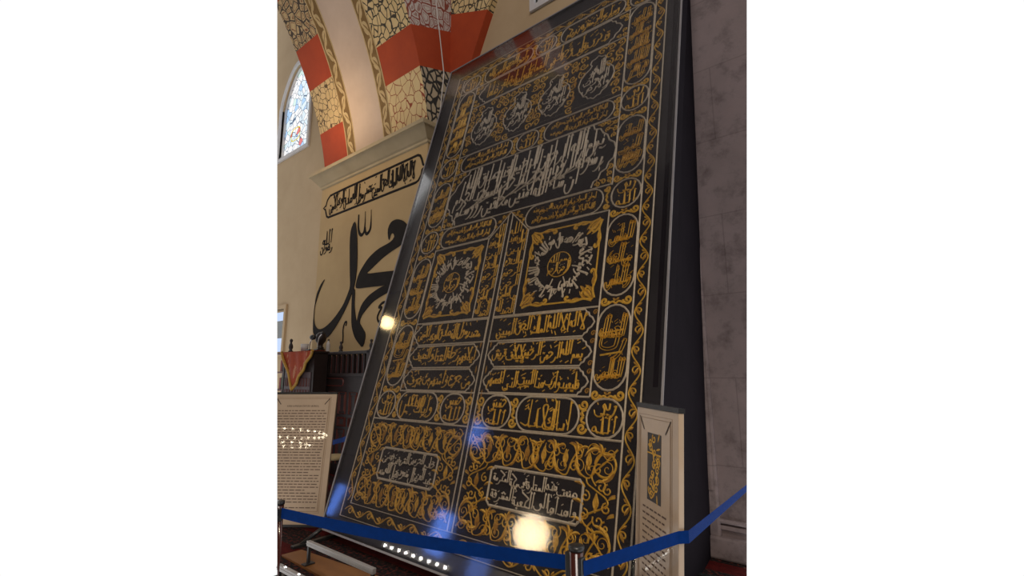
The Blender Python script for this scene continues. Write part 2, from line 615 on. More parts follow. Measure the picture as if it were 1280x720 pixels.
def wall_strips(mbx, x0, x1, z0, z1, y, y2, holes):
    """upright wall between two faces with window openings (xa, xb, zb, zs, rise)"""
    xs = {x0, x1}
    for xa, xb, zb, zs, rise in holes:
        n = 12 if rise else 1
        for i in range(n + 1):
            xs.add(xa + (xb - xa) * i / n)
    xs = sorted(x for x in xs if x0 <= x <= x1)

    def quad(xa, xb, za, zb, zc, zd):      # za,zb bottom at xa,xb ; zc,zd top at xa,xb
        for yy in (y, y2):
            mbx.face([(xa, yy, za), (xb, yy, zb), (xb, yy, zd), (xa, yy, zc)])
    for a, b in zip(xs[:-1], xs[1:]):
        h = [q for q in holes if q[0] - 1e-6 <= a and b <= q[1] + 1e-6]
        if not h:
            quad(a, b, z0, z0, z1, z1)
            continue
        la = lb = z0
        for xa, xb, zb, zs, rise in sorted(h, key=lambda q: q[2]):
            ta, tb = arch_top(a, xa, xb, zs, rise), arch_top(b, xa, xb, zs, rise)
            quad(a, b, la, lb, zb, zb)
            mbx.face([(a, y, zb), (b, y, zb), (b, y2, zb), (a, y2, zb)])
            mbx.face([(a, y, ta), (b, y, tb), (b, y2, tb), (a, y2, ta)])
            la, lb = ta, tb
        quad(a, b, la, lb, z1, z1)
    for xa, xb, zb, zs, rise in holes:
        for xx in (xa, xb):
            mbx.face([(xx, y, zb), (xx, y2, zb), (xx, y2, zs), (xx, y, zs)])
    for xx in (x0, x1):
        mbx.face([(xx, y, z0), (xx, y2, z0), (xx, y2, z1), (xx, y, z1)])


W1 = (-10.16, -8.50, 7.80, 9.35, 1.15)
W2 = (-0.93, 0.42, 7.86, 9.40, 0.9)
W3 = (-10.4, -9.02, 2.25, 3.40, 0)
mb = MB()
wall_strips(mb, -16, 1.55, 0, 14.6, YW, YW + 0.14, [W1, W2, W3])
mb.clip([CUT_L], cap=False)
struct(mb.build('wall_back', M_plaster_side), 'pale plaster outer wall with arched windows')


def window(nm, W, label, mat_glass, muntin=False):
    xa, xb, zb, zs, rise = W
    root = bpy.data.objects.new(nm, None)
    COL.objects.link(root)
    struct(root, label)
    n = 24
    outl = [(xa, zb)] + [(xb, zb)]
    arc = [(xb + (xa - xb) * i / n, arch_top(xb + (xa - xb) * i / n, xa, xb, zs, rise)) for i in range(n + 1)] if rise else [(xb, zs), (xa, zs)]
    inner = outl + arc
    cx = (xa + xb) / 2
    cz = (zb + zs) / 2

    def grow(p, d):
        sx = 1 + 2 * d / (xb - xa)
        top = zs + rise
        sz = 1 + 2 * d / (top - zb)
        cz2 = (zb + top) / 2
        return (cx + (p[0] - cx) * sx, cz2 + (p[1] - cz2) * sz)
    m = MB()
    k = len(inner)
    for ring, (d0, d1, y0, y1) in enumerate(((0.0, 0.10, YW - 0.05, YW - 0.05), (0.10, 0.10, YW - 0.05, YW + 0.01), (0.0, 0.0, YW - 0.05, YW + 0.05), (-0.05, 0.0, YW + 0.05, YW + 0.05), (-0.05, -0.05, YW + 0.05, YW + 0.12))):
        for i in range(k):
            p, q = inner[i], inner[(i + 1) % k]
            a0, b0 = grow(p, d0), grow(q, d0)
            a1, b1 = grow(p, d1), grow(q, d1)
            m.face([(a0[0], y0, a0[1]), (b0[0], y0, b0[1]), (b1[0], y1, b1[1]), (a1[0], y1, a1[1])])
    if muntin:
        nn = 4 if muntin == 1 else 1
        for i in range(1, nn):
            xx = xa + (xb - xa) * i / nn
            m.box(xx - 0.015, xx + 0.015, YW + 0.06, YW + 0.10, zb, zs)
    m.clip([CUT_L], cap=False)
    m.build('window_frame', M_plaster_side if muntin == 2 else M_white_plastic, root, fix=True)
    g = MB()
    pts = [grow(p, 0.02) for p in inner]
    g.face([(p[0], YW + 0.10, p[1]) for p in pts])
    g.clip([CUT_L], cap=False)
    g.build('pane', mat_glass, root)
    return root


w1 = window('window_1', W1, 'arched stained glass window high on the outer wall', M_stained)
# lighter figure in the middle of the stained glass and its yellow ring
m = MB()
ring = []
cx, cz = -9.42, 8.42
for i in range(28):
    a = 2 * PI * i / 28
    ring.append((cx + 0.27 * math.copysign(abs(math.cos(a)) ** 0.6, math.cos(a)), cz + 0.20 * math.copysign(abs(math.sin(a)) ** 0.6, math.sin(a))))
for i in range(28):
    p, q = ring[i], ring[(i + 1) % 28]
    f = lambda t, s: (cx + (t[0] - cx) * s, YW + 0.085, cz + (t[1] - cz) * s)
    m.face([f(p, 1), f(q, 1), f(q, 0.84), f(p, 0.84)])
M_yellow_glass = bpy.data.materials.new('yellow_glass')
M_yellow_glass.use_nodes = True
ntg = M_yellow_glass.node_tree
ntg.nodes.clear()
_o = ntg.nodes.new('ShaderNodeOutputMaterial')
_t = ntg.nodes.new('ShaderNodeBsdfTransparent')
_t.inputs['Color'].default_value = (1.0, 0.75, 0.10, 1)
ntg.links.new(_t.outputs[0], _o.inputs['Surface'])
m.build('yellow_ring', M_yellow_glass, w1)
w2 = window('window_2', W2, 'window with pale frame above the leaning curtain', M_stained, 1)
w3 = window('window_3', W3, 'low window at the edge of the outer wall', M_bluepane, 2)
m = MB()
m.box(-10.2, -9.05, YW + 0.115, YW + 0.13, 2.66, 3.12)
m.clip([CUT_L])
m.build('window_shade', M_tan, w3)  # added tan sheet standing in for the building outside

# ------------------------------------------------------------------ pier with cornice and painted lettering
XL, XR = -6.36, -2.844
mb = MB()
mb.box(XL, XR, YP, YW + 0.02, 0, 6.0)
pier = struct(mb.build('wall_left', M_plaster), 'cream plaster pier painted with black calligraphy')
mb = MB()
prof = [(0.0, 5.74), (0.03, 5.755), (0.03, 5.80), (0.06, 5.82), (0.21, 5.985), (0.25, 5.99), (0.25, 6.06), (0.0, 6.06)]
loops = []
for d, z in prof:
    s = d * 0.66
    loops.append(mb.verts([(XL - s, YW + 0.02, z), (XL - s, YP - d, z), (XR + s, YP - d, z), (XR + s, YW - 0.15, z)]))
for a, b in zip(loops[:-1], loops[1:]):
    for i in range(3):
        mb.bm.faces.new((a[i], a[i + 1], b[i + 1], b[i]))
mb.bm.faces.new(list(reversed(loops[-2])))
struct(mb.build('trim_1', M_cornice, fix=True), 'stone cornice along the top of the painted pier')


def wall_poly(poly, name, y0=2.138, y1=2.149):
    m = MB()
    m.prism(poly, y0, y1, 'Y')
    return m.build(name, M_black_paint, pier)


LET_A = [(-4.987, 4.798), (-5.15, 4.535), (-5.071, 3.709), (-5.025, 3.431), (-5.097, 3.289), (-5.237, 3.084), (-5.475, 2.885), (-5.725, 2.736), (-5.961, 2.65), (-6.155, 2.654), (-6.287, 2.741), (-6.346, 2.904), (-6.339, 3.145), (-6.242, 3.357), (-6.095, 3.579), (-5.983, 3.711), (-6.151, 3.602), (-6.307, 3.384), (-6.355, 3.07), (-6.357, 2.791), (-6.34, 2.596), (-6.211, 2.5), (-5.864, 2.445), (-5.697, 2.49), (-5.44, 2.687), (-5.136, 3.008), (-4.931, 3.323), (-4.858, 3.512), (-4.825, 3.863), (-4.883, 4.445)]
LET_B = [(-4.95, 3.392), (-4.951, 3.058), (-4.92, 2.654), (-4.804, 2.432), (-4.663, 2.312), (-4.502, 2.202), (-4.422, 2.465), (-4.553, 2.588), (-4.667, 2.702), (-4.597, 2.818), (-4.482, 2.909), (-4.267, 3.049), (-4.008, 3.131), (-3.723, 3.194), (-3.407, 3.242), (-3.203, 3.258), (-3.21, 3.397), (-3.731, 3.328), (-4.037, 3.302), (-4.396, 3.186), (-4.615, 3.035), (-4.721, 2.828), (-4.746, 2.686), (-4.812, 2.864), (-4.854, 3.049), (-4.857, 3.363)]
LET_C = [(-3.838, 4.131), (-3.877, 4.22), (-3.898, 4.368), (-3.815, 4.489), (-3.639, 4.513), (-3.446, 4.44), (-3.308, 4.321), (-3.291, 4.197), (-3.347, 4.08), (-3.448, 4.002), (-3.769, 3.924), (-4.045, 3.833), (-4.375, 3.673), (-4.533, 3.607), (-4.085, 3.583), (-3.637, 3.553), (-3.216, 3.524), (-3.207, 3.341), (-3.731, 3.321), (-3.953, 3.316), (-4.361, 3.339), (-4.857, 3.359), (-4.83, 3.49), (-4.778, 3.613), (-4.675, 3.737), (-4.454, 3.919), (-4.176, 4.038), (-3.791, 4.104), (-3.663, 4.18), (-3.701, 4.258), (-3.78, 4.288), (-3.8, 4.241)]


def smooth_poly(p, it=1):
    for _ in range(it):
        q = []
        n = len(p)
        for i in range(n):
            a, b = Vector(p[i]), Vector(p[(i + 1) % n])
            if (b - a).length < 0.09:
                q.append(tuple((a + b) / 2))
            else:
                q.append(tuple(a * 0.8 + b * 0.2))
                q.append(tuple(a * 0.2 + b * 0.8))
        p = q
    return p


def upright(mbx, x0=0, z0=0, y=0):
    """turn flat (u, v, h) work onto the pier face, height towards the viewer"""
    for v in mbx.bm.verts:
        u, w, h = v.co
        v.co = (u + x0, y - h, w + z0)


m = MB()
for k_, p in enumerate((LET_A, LET_B, LET_C)):
    m.prism(smooth_poly(p, 2), 2.137 + 0.001 * k_, 2.149, 'Y')
m.build('large_calligraphy', M_black_paint, pier)


def spline(pts, n=8):
    out = []
    P = [Vector(p) for p in pts]
    for i in range(len(P) - 1):
        p0, p1, p2, p3 = P[max(i - 1, 0)], P[i], P[i + 1], P[min(i + 2, len(P) - 1)]
        for k in range(n):
            t = k / n
            out.append(tuple(0.5 * ((2 * p1) + (-p0 + p2) * t + (2 * p0 - 5 * p1 + 4 * p2 - p3) * t * t + (-p0 + 3 * p1 - 3 * p2 + p3) * t ** 3)))
    out.append(tuple(P[-1]))
    return out


m = MB()
for pts, w, tp in (([(-4.872, 4.86), (-4.864, 4.596), (-4.813, 4.463), (-4.733, 4.417), (-4.661, 4.472), (-4.642, 4.629), (-4.647, 4.875)], 0.07, True),
                   ([(-4.636, 4.551), (-4.608, 4.439), (-4.543, 4.411), (-4.462, 4.479), (-4.443, 4.626), (-4.453, 4.87)], 0.07, True),
                   ([(-5.196, 2.33), (-5.196, 2.45), (-5.21, 2.60), (-5.16, 2.72), (-5.10, 2.73), (-5.12, 2.66)], 0.045, False),
                   ([(-3.80, 2.98), (-3.903, 3.01), (-3.998, 2.989), (-4.07, 2.93), (-3.985, 2.92), (-4.06, 2.83), (-4.10, 2.75), (-4.06, 2.67), (-3.95, 2.67)], 0.05, False)):
    m.ribbon(spline(pts), w, 0.008, tp)
upright(m, 0, 0, 2.149)
m.build('small_marks', M_black_paint, pier)
BAND = [(-6.255, 5.304), (-6.154, 5.339), (-6.106, 5.457), (-6.001, 5.534), (-5.515, 5.55), (-3.102, 5.586), (-3.036, 5.555), (-2.995, 5.486), (-2.952, 5.367), (-2.895, 5.315), (-2.974, 5.276), (-2.995, 5.185), (-3.068, 5.1), (-3.131, 5.078), (-4.474, 5.064), (-6.033, 5.05), (-6.103, 5.092), (-6.144, 5.187), (-6.171, 5.253)]
m = MB()
m.ribbon(BAND, 0.05, 0.008, closed=True)
upright(m, 0, 0, 2.149)
m.build('inscription_band_outline', M_black_paint, pier)

# ------------------------------------------------------------------ Arabic lettering
# every letter is a pen path: right to left, baseline 0, tall letters reach 1.6
NOON = [(-0.05, -0.22), (-0.22, -0.44), (-0.46, -0.42), (-0.62, -0.15), (-0.60, 0.18)]
BEH = [(-0.10, -0.04), (-0.45, -0.10), (-0.85, -0.04), (-0.98, 0.10), (-0.97, 0.34)]
JEEM = [(-0.36, 0.16), (-0.50, -0.15), (-0.38, -0.48), (-0.08, -0.58), (0.14, -0.46)]
LOOP = [(-0.02, 0.28), (-0.06, 0.45), (-0.20, 0.46), (-0.24, 0.32), (-0.12, 0.24), (-0.02, 0.30)]


def letter(g, j, k):
    """paths and width of letter group g; j joined on its right, k joined on its left"""
    if g == 'alif':
        return ([[(0, 0), (-0.12, 0.0), (-0.17, 0.12), (-0.20, 1.6)]], 0.30) if j else ([[(0.07, 1.46), (0.0, 1.6), (-0.02, 0.8), (-0.06, 0.0)]], 0.26)
    if g == 'beh':
        st = [(0, 0), (-0.10, 0.02), (-0.14, 0.34), (-0.17, 0.04)] if j else [(0, 0.36), (-0.03, 0.06)]
        x = -0.17 if j else -0.03
        if k:
            return [st + [(x - 0.08, 0.0), (x - 0.24, 0.0)]], -x + 0.24
        return [st + [(x + a, b) for a, b in BEH]], 1.15 - x
    if g == 'noon' and not k:
        st = [(0, 0), (-0.06, 0.02)] if j else [(0, 0.34), (-0.02, 0.0)]
        return [st + [(-0.04 + a, b) for a, b in NOON]], 0.74
    if g == 'yeh' and not k:
        return [[(0, 0.02 if j else 0.2), (-0.12, 0.26), (-0.26, 0.20), (-0.14, -0.02), (-0.22, -0.28), (-0.55, -0.40), (-0.85, -0.28), (-0.95, -0.02)]], 1.02
    if g in ('noon', 'yeh'):
        return letter('beh', j, k)
    if g == 'jeem':
        a = [(-0.62, 0.52), (-0.36, 0.62), (-0.05, 0.46), (-0.28, 0.22)]
        lead = [[(0, 0), (-0.16, 0.06), (-0.26, 0.22)]] if j else []
        if k:
            return lead + [a + [(-0.46, 0.03), (-0.66, 0.0)]], 0.64
        return lead + [a[:3] + JEEM], 0.68
    if g == 'dal':
        return ([[(0, 0), (-0.16, 0.03), (-0.12, 0.52)], [(-0.13, 0.06), (-0.30, 0.0), (-0.62, 0.05)]], 0.66) if j else ([[(-0.08, 0.60), (0.02, 0.34), (-0.06, 0.05), (-0.28, -0.02), (-0.58, 0.06)]], 0.62)
    if g == 'reh':
        return [[(0, 0.02 if j else 0.26), (-0.07, 0.02), (-0.20, -0.25), (-0.44, -0.44), (-0.66, -0.46)]], 0.42
    if g == 'seen':
        st = [(0, 0.0 if j else 0.32), (-0.05, 0.03), (-0.13, 0.02), (-0.17, 0.30), (-0.20, 0.02), (-0.33, 0.02), (-0.37, 0.32), (-0.41, 0.02)]
        if k:
            return [st + [(-0.55, 0.0), (-0.66, 0.0)]], 0.66
        return [st + [(-0.42 + a, b) for a, b in NOON]], 1.14
    if g in ('sad', 'tah'):
        st = [(0, 0), (-0.10, 0.05), (-0.10, 0.30), (-0.34, 0.46), (-0.58, 0.34), (-0.44, 0.08), (-0.12, 0.03), (-0.56, 0.0), (-0.64, 0.03)]
        if g == 'tah':
            return [st + [(-0.76, 0.0)], [(-0.16, 1.5), (-0.22, 0.2)]], 0.74
        st += [(-0.68, 0.24), (-0.71, 0.03)]
        if k:
            return [st + [(-0.90, 0.0)]], 0.88
        return [st + [(-0.70 + a, b) for a, b in NOON]], 1.44
    if g == 'ain':
        if j:
            st = [(0, 0), (-0.12, 0.04), (-0.32, 0.38), (-0.06, 0.40), (-0.22, 0.06)]
        else:
            st = [(-0.06, 0.52), (-0.20, 0.64), (-0.36, 0.50), (-0.32, 0.26), (-0.08, 0.16)]
            if k:
                st = st[:4] + [(-0.16, 0.14), (-0.05, 0.06)]
        if k:
            return [st + [(-0.28, 0.0), (-0.48, 0.0)]], 0.46
        return [st + [(0.02 + a, b) for a, b in JEEM]], 0.66
    if g in ('feh', 'qaf'):
        lead = [[(0, 0), (-0.12, 0.02)]] if j else []
        st = LOOP + [(-0.04, 0.10)]
        if k:
            return lead + [st + [(-0.12, 0.0), (-0.34, 0.0)]], 0.34
        return lead + [st + [(-0.06 + a, b) for a, b in (BEH if g == 'feh' else NOON)]], 1.2 if g == 'feh' else 0.78
    if g == 'kaf':
        if k:
            return [[(0, 0)] * 1 + [(-0.02, 0.0)], [(-0.80, 1.42), (-0.28, 1.10), (0.02, 0.86), (-0.26, 0.52), (-0.34, 0.10), (-0.46, 0.0), (-0.62, 0.0)]] if not j else [[(0, 0), (-0.36, 0.02)], [(-0.80, 1.42), (-0.28, 1.10), (0.02, 0.86), (-0.26, 0.52), (-0.34, 0.10), (-0.46, 0.0), (-0.62, 0.0)]], 0.60
        return [[(0, 1.6), (-0.03, 0.10), (-0.14, 0.0), (-0.66, -0.02), (-0.80, 0.22)], [(-0.26, 0.62), (-0.42, 0.52), (-0.28, 0.38), (-0.46, 0.30)]], 0.88
    if g == 'lam':
        if k:
            return ([[(0, 0), (-0.09, 0.03), (-0.12, 1.56), (-0.15, 0.04), (-0.24, 0.0), (-0.32, 0.0)]], 0.30) if j else ([[(0.07, 1.44), (0, 1.58), (-0.02, 0.10), (-0.09, 0.0), (-0.26, 0.0)]], 0.25)
        st = [(0, 0), (-0.08, 0.03), (-0.10, 1.58), (-0.13, 0.2)] if j else [(0.07, 1.44), (0, 1.58), (-0.03, 0.2)]
        return [st + [(-0.12 + a, b) for a, b in NOON]], 0.84
    if g == 'meem':
        st = [(0, 0), (-0.06, 0.02), (-0.05, 0.22), (-0.20, 0.25), (-0.24, 0.06), (-0.10, -0.02)]
        if k:
            return [st + [(-0.24, 0.0), (-0.40, 0.0)]], 0.38
        return [st + [(-0.26, -0.05), (-0.34, -0.30), (-0.36, -0.62)]], 0.44
    if g == 'heh':
        if k:
            return ([[(0, 0), (-0.12, 0.02), (-0.30, 0.40), (-0.10, 0.44), (-0.20, 0.02), (-0.30, -0.28), (-0.08, -0.20), (-0.24, 0.0), (-0.46, 0.0)]], 0.44) if j else ([[(-0.02, 0.50), (0.02, 0.15), (-0.14, 0.02), (-0.36, 0.20), (-0.22, 0.46), (-0.05, 0.34), (-0.16, 0.12), (-0.36, 0.0), (-0.48, 0.0)]], 0.46)
        return ([[(0, 0), (-0.12, 0.05), (-0.20, 0.50), (-0.34, 0.40), (-0.36, 0.12), (-0.16, 0.10)]], 0.42) if j else ([[(-0.16, 0.58), (0.02, 0.22), (-0.12, 0.0), (-0.34, 0.10), (-0.32, 0.36), (-0.16, 0.55)]], 0.44)
    if g == 'waw':
        return ([[(0, 0), (-0.10, 0.02)]] if j else []) + [LOOP + [(-0.04, 0.06), (-0.18, -0.22), (-0.42, -0.40), (-0.62, -0.42)]], 0.46
    if g == 'lamalif':
        return [[(0, 0.0), (-0.14, 0.0)]] * (1 if j else 0) + [[(-0.62, 1.56), (-0.40, 0.9), (-0.08, 0.14), (-0.20, 0.0), (-0.46, 0.04)], [(0.04, 1.40), (-0.03, 1.56), (-0.22, 0.75), (-0.48, 0.05)]], 0.66
    return [[(0, 0), (-0.2, 0)]], 0.2


GRP = {}
for g, chars in (('alif', 'اأإآ'), ('beh', 'بتثئ'), ('noon', 'ن'), ('yeh', 'يى'), ('jeem', 'جحخ'), ('dal', 'دذ'), ('reh', 'رز'), ('seen', 'سش'), ('sad', 'صض'), ('tah', 'طظ'), ('ain', 'عغ'), ('feh', 'ف'), ('qaf', 'ق'), ('kaf', 'ك'), ('lam', 'ل'), ('meem', 'م'), ('heh', 'هة'), ('waw', 'وؤ')):
    for ch in chars:
        GRP[ch] = g
DOTS = {'ب': (1, -0.28), 'ت': (2, 0.56), 'ث': (3, 0.56), 'ن': (1, 0.52), 'ي': (2, -0.26), 'ج': (1, -0.12), 'خ': (1, 0.82), 'ذ': (1, 0.84), 'ز': (1, 0.50), 'ش': (3, 0.56), 'ض': (1, 0.70), 'ظ': (1, 0.70), 'غ': (1, 0.84), 'ف': (1, 0.70), 'ق': (2, 0.70), 'ة': (2, 0.74), 'ئ': (1, 0.55), 'ؤ': (1, 0.66), 'أ': (1, 1.72), 'إ': (1, -0.2)}
NONJOIN = set('اأإآدذرزوؤءةى')


def pen_word(w):
    """paths, dots and width of a word, starting at x = 0 and running left"""
    w = w.replace('لا', '\u0001').replace('لآ', '\u0001')
    x, paths, dots = 0.0, [], []
    for i, c in enumerate(w):
        prev = w[i - 1] if i else None
        j = prev is not None and prev != '\u0001' and prev not in NONJOIN and c != 'ء'
        k = i + 1 < len(w) and c != '\u0001' and c not in NONJOIN and w[i + 1] != 'ء'
        if c == 'ء':
            paths.append([(x + a, b) for a, b in [(-0.02, 0.42), (-0.16, 0.48), (-0.18, 0.34), (-0.04, 0.30), (-0.24, 0.22)]])
            x -= 0.3
            continue
        ps, wd = letter('lamalif' if c == '\u0001' else GRP[c], j, k)
        for p in ps:
            if len(p) > 1 and (abs(p[0][0] - p[-1][0]) > 0.03 or len(p) > 2):
                paths.append([(x + a, b) for a, b in p])
        if c in DOTS:
            n, y = DOTS[c]
            mid = x - min(wd, 0.5) * 0.45
            for q in range(n):
                dots.append((mid + (q - (n - 1) / 2) * 0.17, y + (0.12 if n == 3 and q == 1 else 0)))
        x -= wd
        if c in NONJOIN and i + 1 < len(w):
            x -= 0.06
    return paths, dots, -x


def line_geo(text, tiers, overlap, stag):
    paths, dots, x = [], [], 0.0
    for i, w in enumerate(text.split()):
        p, d, wd = pen_word(w)
        dy = stag * (i % tiers)
        f = (1.6 - dy * 0.6) / 1.6
        for q in p:
            paths.append([(x + a, (b * f if b > 0.7 else b) + dy) for a, b in q])
        dots += [(x + a, b + dy) for a, b in d]
        x -= wd * (1 - overlap) + 0.14
    return paths, dots


def put_text(mbx, text, u0, u1, v0, v1, h=0.006, h0=0.002, tiers=1, overlap=0.0, bold=0.0, slant=0.0, polar=None, stag=0.35, fmap=None, marks=0, w=None, outline=0.0):
    paths, dots = line_geo(text, tiers, overlap, stag)
    xs_ = [p[0] for q in paths for p in q]
    yp = [p[1] for q in paths for p in q]
    xa, xb2, ya_, yb2 = min(xs_), max(xs_), min(yp), max(yp)
    if w is None:
        w = max(0.008, min(0.018, 0.078 * (v1 - v0))) if not polar else 0.02

    def tr(p):
        s, t = (p[0] - xa) / (xb2 - xa), (p[1] - ya_) / (yb2 - ya_)
        if polar:
            cx, cy, r0, r1 = polar
            a = PI / 2 + 2 * PI * (1 - s) * 0.985
            r = r0 + (r1 - r0) * max(0.0, t) ** 0.72
            return (cx + r * math.cos(a), cy + r * math.sin(a))
        return (u0 + (u1 - u0) * s + slant * (t - 0.5), v0 + (v1 - v0) * t)
    for q in paths:
        path = [tr(p) for p in spline(q, 4)]
        if outline:
            P_ = [Vector(p) for p in path]
            L_, R_ = [], []
            n_ = len(P_)
            for i in range(n_):
                t_ = P_[min(i + 1, n_ - 1)] - P_[max(i - 1, 0)]
                t_ = t_.normalized() if t_.length > 1e-9 else Vector((1, 0))
                e_ = outline * (1.2 - 0.5 * i / max(1, n_ - 1))
                nn_ = Vector((-t_.y, t_.x)) * e_
                L_.append(P_[i] + nn_)
                R_.append(P_[i] - nn_)
            mbx.ribbon([tuple(p) for p in L_ + R_[::-1]], w, h, closed=True, h0=h0)
        else:
            mbx.ribbon(path, w, h, (1.25, 0.7), h0=h0)
    for d in dots:
        c = tr((d[0], min(max(d[1], ya_ + 0.05), yb2)))
        r = w * 0.75
        mbx.ribbon([(c[0] - r, c[1] + r * 0.3), (c[0] + r, c[1] - r * 0.3)], w * 1.1, h, h0=h0)
    for _ in range(marks):
        a, b = rnd.uniform(u0, u1), rnd.choice((rnd.uniform(v0, v0 + 0.2 * (v1 - v0)), rnd.uniform(v0 + 0.55 * (v1 - v0), v1), rnd.uniform(v0 + 0.55 * (v1 - v0), v1)))
        L = min(0.05, min(u1 - u0, v1 - v0) * rnd.uniform(0.10, 0.20))
        ang = rnd.choice((0.6, 0.6, 0.5, 2.0))
        mbx.ribbon([(a, b), (a + L * math.cos(ang), b + L * math.sin(ang))], w * 0.65, h * 0.6, h0=h0)


T_SHAHADA = 'لا اله الا الله الملك الحق المبين'
T_RASUL = 'محمد رسول الله صادق الوعد الامين'
T_BASM = 'بسم الله الرحمن الرحيم لايلاف قريش'
T_ILAF = 'ايلافهم رحلة الشتاء والصيف'
T_FALY = 'فليعبدوا رب هذا البيت الذي اطعمهم'
T_JUI = 'من جوع وامنهم من خوف'

m = MB()
put_text(m, 'لا اله الا الله الملك الحق المبين محمد رسول الله صادق الوعد الامين', -6.0, -3.17, 5.10, 5.53, 0.008, tiers=2, overlap=0.10, stag=0.30, w=0.034, marks=26)
upright(m, 0, 0, 2.147)
m.build('inscription', M_black_paint, pier)
m = MB()
put_text(m, 'الله', -6.18, -5.82, 4.46, 4.75, 0.006, w=0.034)
put_text(m, 'رضوان', -6.26, -5.80, 4.25, 4.55, 0.006, w=0.034)
upright(m, 0, 0, 2.147)
m.build('small_inscription', M_black_paint, pier)

# ------------------------------------------------------------------ arches
def ya(z):
    t = z - 6.05
    return 2.15 - 0.128 * t - 0.079 * t * t


def xb_(z):
    t = z - 6.05
    return -2.844 + 0.40 * t + 0.020 * t * t


ZT = 12.0
zs_ = [6.06 + (ZT - 6.06) * i / 36 for i in range(37)]


def zsplit(marks):
    return sorted(set([6.06] + [z for z in zs_] + list(marks)))


def soffit(mbx, x0, x1, blocks):
    """blocks: list of (z_from, material index)"""
    marks = [b[0] for b in blocks if b[0] > 6.06]
    z = zsplit(marks)
    for a, b in zip(z[:-1], z[1:]):
        mi = [k for q, k in blocks if q <= a + 1e-6][-1]
        mbx.mi = mi
        f = mbx.face([(x0, ya(a), a), (x1, ya(a), a), (x1, ya(b), b), (x0, ya(b), b)])


# material slots of the arch mesh
AM = [M_red, M_cream_black, M_cream_red, M_cream_brown, M_cream_ring, M_plain, M_vine_ground, M_white_red, M_grey_black]
mb = MB()
soffit(mb, -6.27, -5.37, [(6.06, 0), (6.97, 3), (7.86, 0), (8.63, 4), (9.47, 0), (10.2, 1), (11.0, 0)])
soffit(mb, -5.37, -5.045, [(6.06, 6)])
soffit(mb, -5.045, -4.12, [(6.06, 5)])
soffit(mb, -4.12, -3.84, [(6.06, 6)])
soffit(mb, -3.84, XR, [(6.06, 2), (7.12, 0), (7.80, 1), (8.58, 0), (9.3, 4), (10.1, 0), (10.9, 1)])
# right face of this arch, up to the set back face of the wall arch
zf = [6.06, 7.12, 7.80, 8.58, 9.3, 10.1, 10.9, 12.0]
zbk = [6.06, 7.36, 8.22, 9.25, 10.1, 10.9, 11.6, 12.4]
fm = [8, 0, 7, 0, 7, 0, 7]
YI = 2.644
for i in range(7):
    mb.mi = fm[i]
    k = 5
    for j in range(k):
        a, b = zf[i] + (zf[i + 1] - zf[i]) * j / k, zf[i] + (zf[i + 1] - zf[i]) * (j + 1) / k
        c, d = zbk[i] + (zbk[i + 1] - zbk[i]) * j / k, zbk[i] + (zbk[i + 1] - zbk[i]) * (j + 1) / k
        mb.face([(XR, ya(a), a), (XR, YI, c), (XR, YI, d), (XR, ya(b), b)])
# left face, hidden side
mb.mi = 5
for a, b in zip(zs_[:-1], zs_[1:]):
    mb.face([(-6.27, ya(a), a), (-6.27, YW, a), (-6.27, YW, b), (-6.27, ya(b), b)])
mb.clip([CUT_L], cap=False)
archA = struct(mb.build('arch_1', AM), 'painted arch springing from the pier towards the hall')


def soffit_point(x, s):
    """s = height above the springing line"""
    z = 6.06 + s
    return Vector((x, ya(z), z))


m = MB()
for x0, x1 in ((-5.37, -5.045), (-4.12, -3.84)):
    c, w = (x0 + x1) / 2, (x1 - x0)
    flat = MB()
    n = 120
    pts = [(c + 0.26 * w * math.sin(s / n * 5.2 / 0.30 * PI), s / n * 5.2) for s in range(n + 1)]
    flat.ribbon(pts, 0.045, 0.006)
    for k in range(int(5.2 / 0.30)):
        sgn = 1 if k % 2 == 0 else -1
        yy = (k + 0.5) * 0.30
        flat.leaf(c + sgn * 0.24 * w, yy - 0.02, 0.20, PI / 2 + sgn * 1.5, 0.09, 0.006, curl=sgn * 0.9)
        flat.leaf(c + sgn * 0.10 * w, yy + 0.05, 0.15, PI / 2 + sgn * 0.6, 0.06, 0.006)
    for e in (x0 + 0.015, x1 - 0.015):
        flat.ribbon([(e, i * 5.2 / 40) for i in range(41)], 0.028, 0.004)
    for v in flat.bm.verts:
        u, s, h = v.co
        p = soffit_point(u, s)
        dz = (soffit_point(u, s + 0.02) - p).normalized()
        nrm = Vector((0, -dz.z, dz.y)).normalized()
        v.co = p + nrm * h
    t = bpy.data.meshes.new('t')
    flat.bm.to_mesh(t)
    m.bm.from_mesh(t)
    flat.bm.free()
m.clip([CUT_L], cap=False)
m.build('vine_border', M_vine_paint, archA)

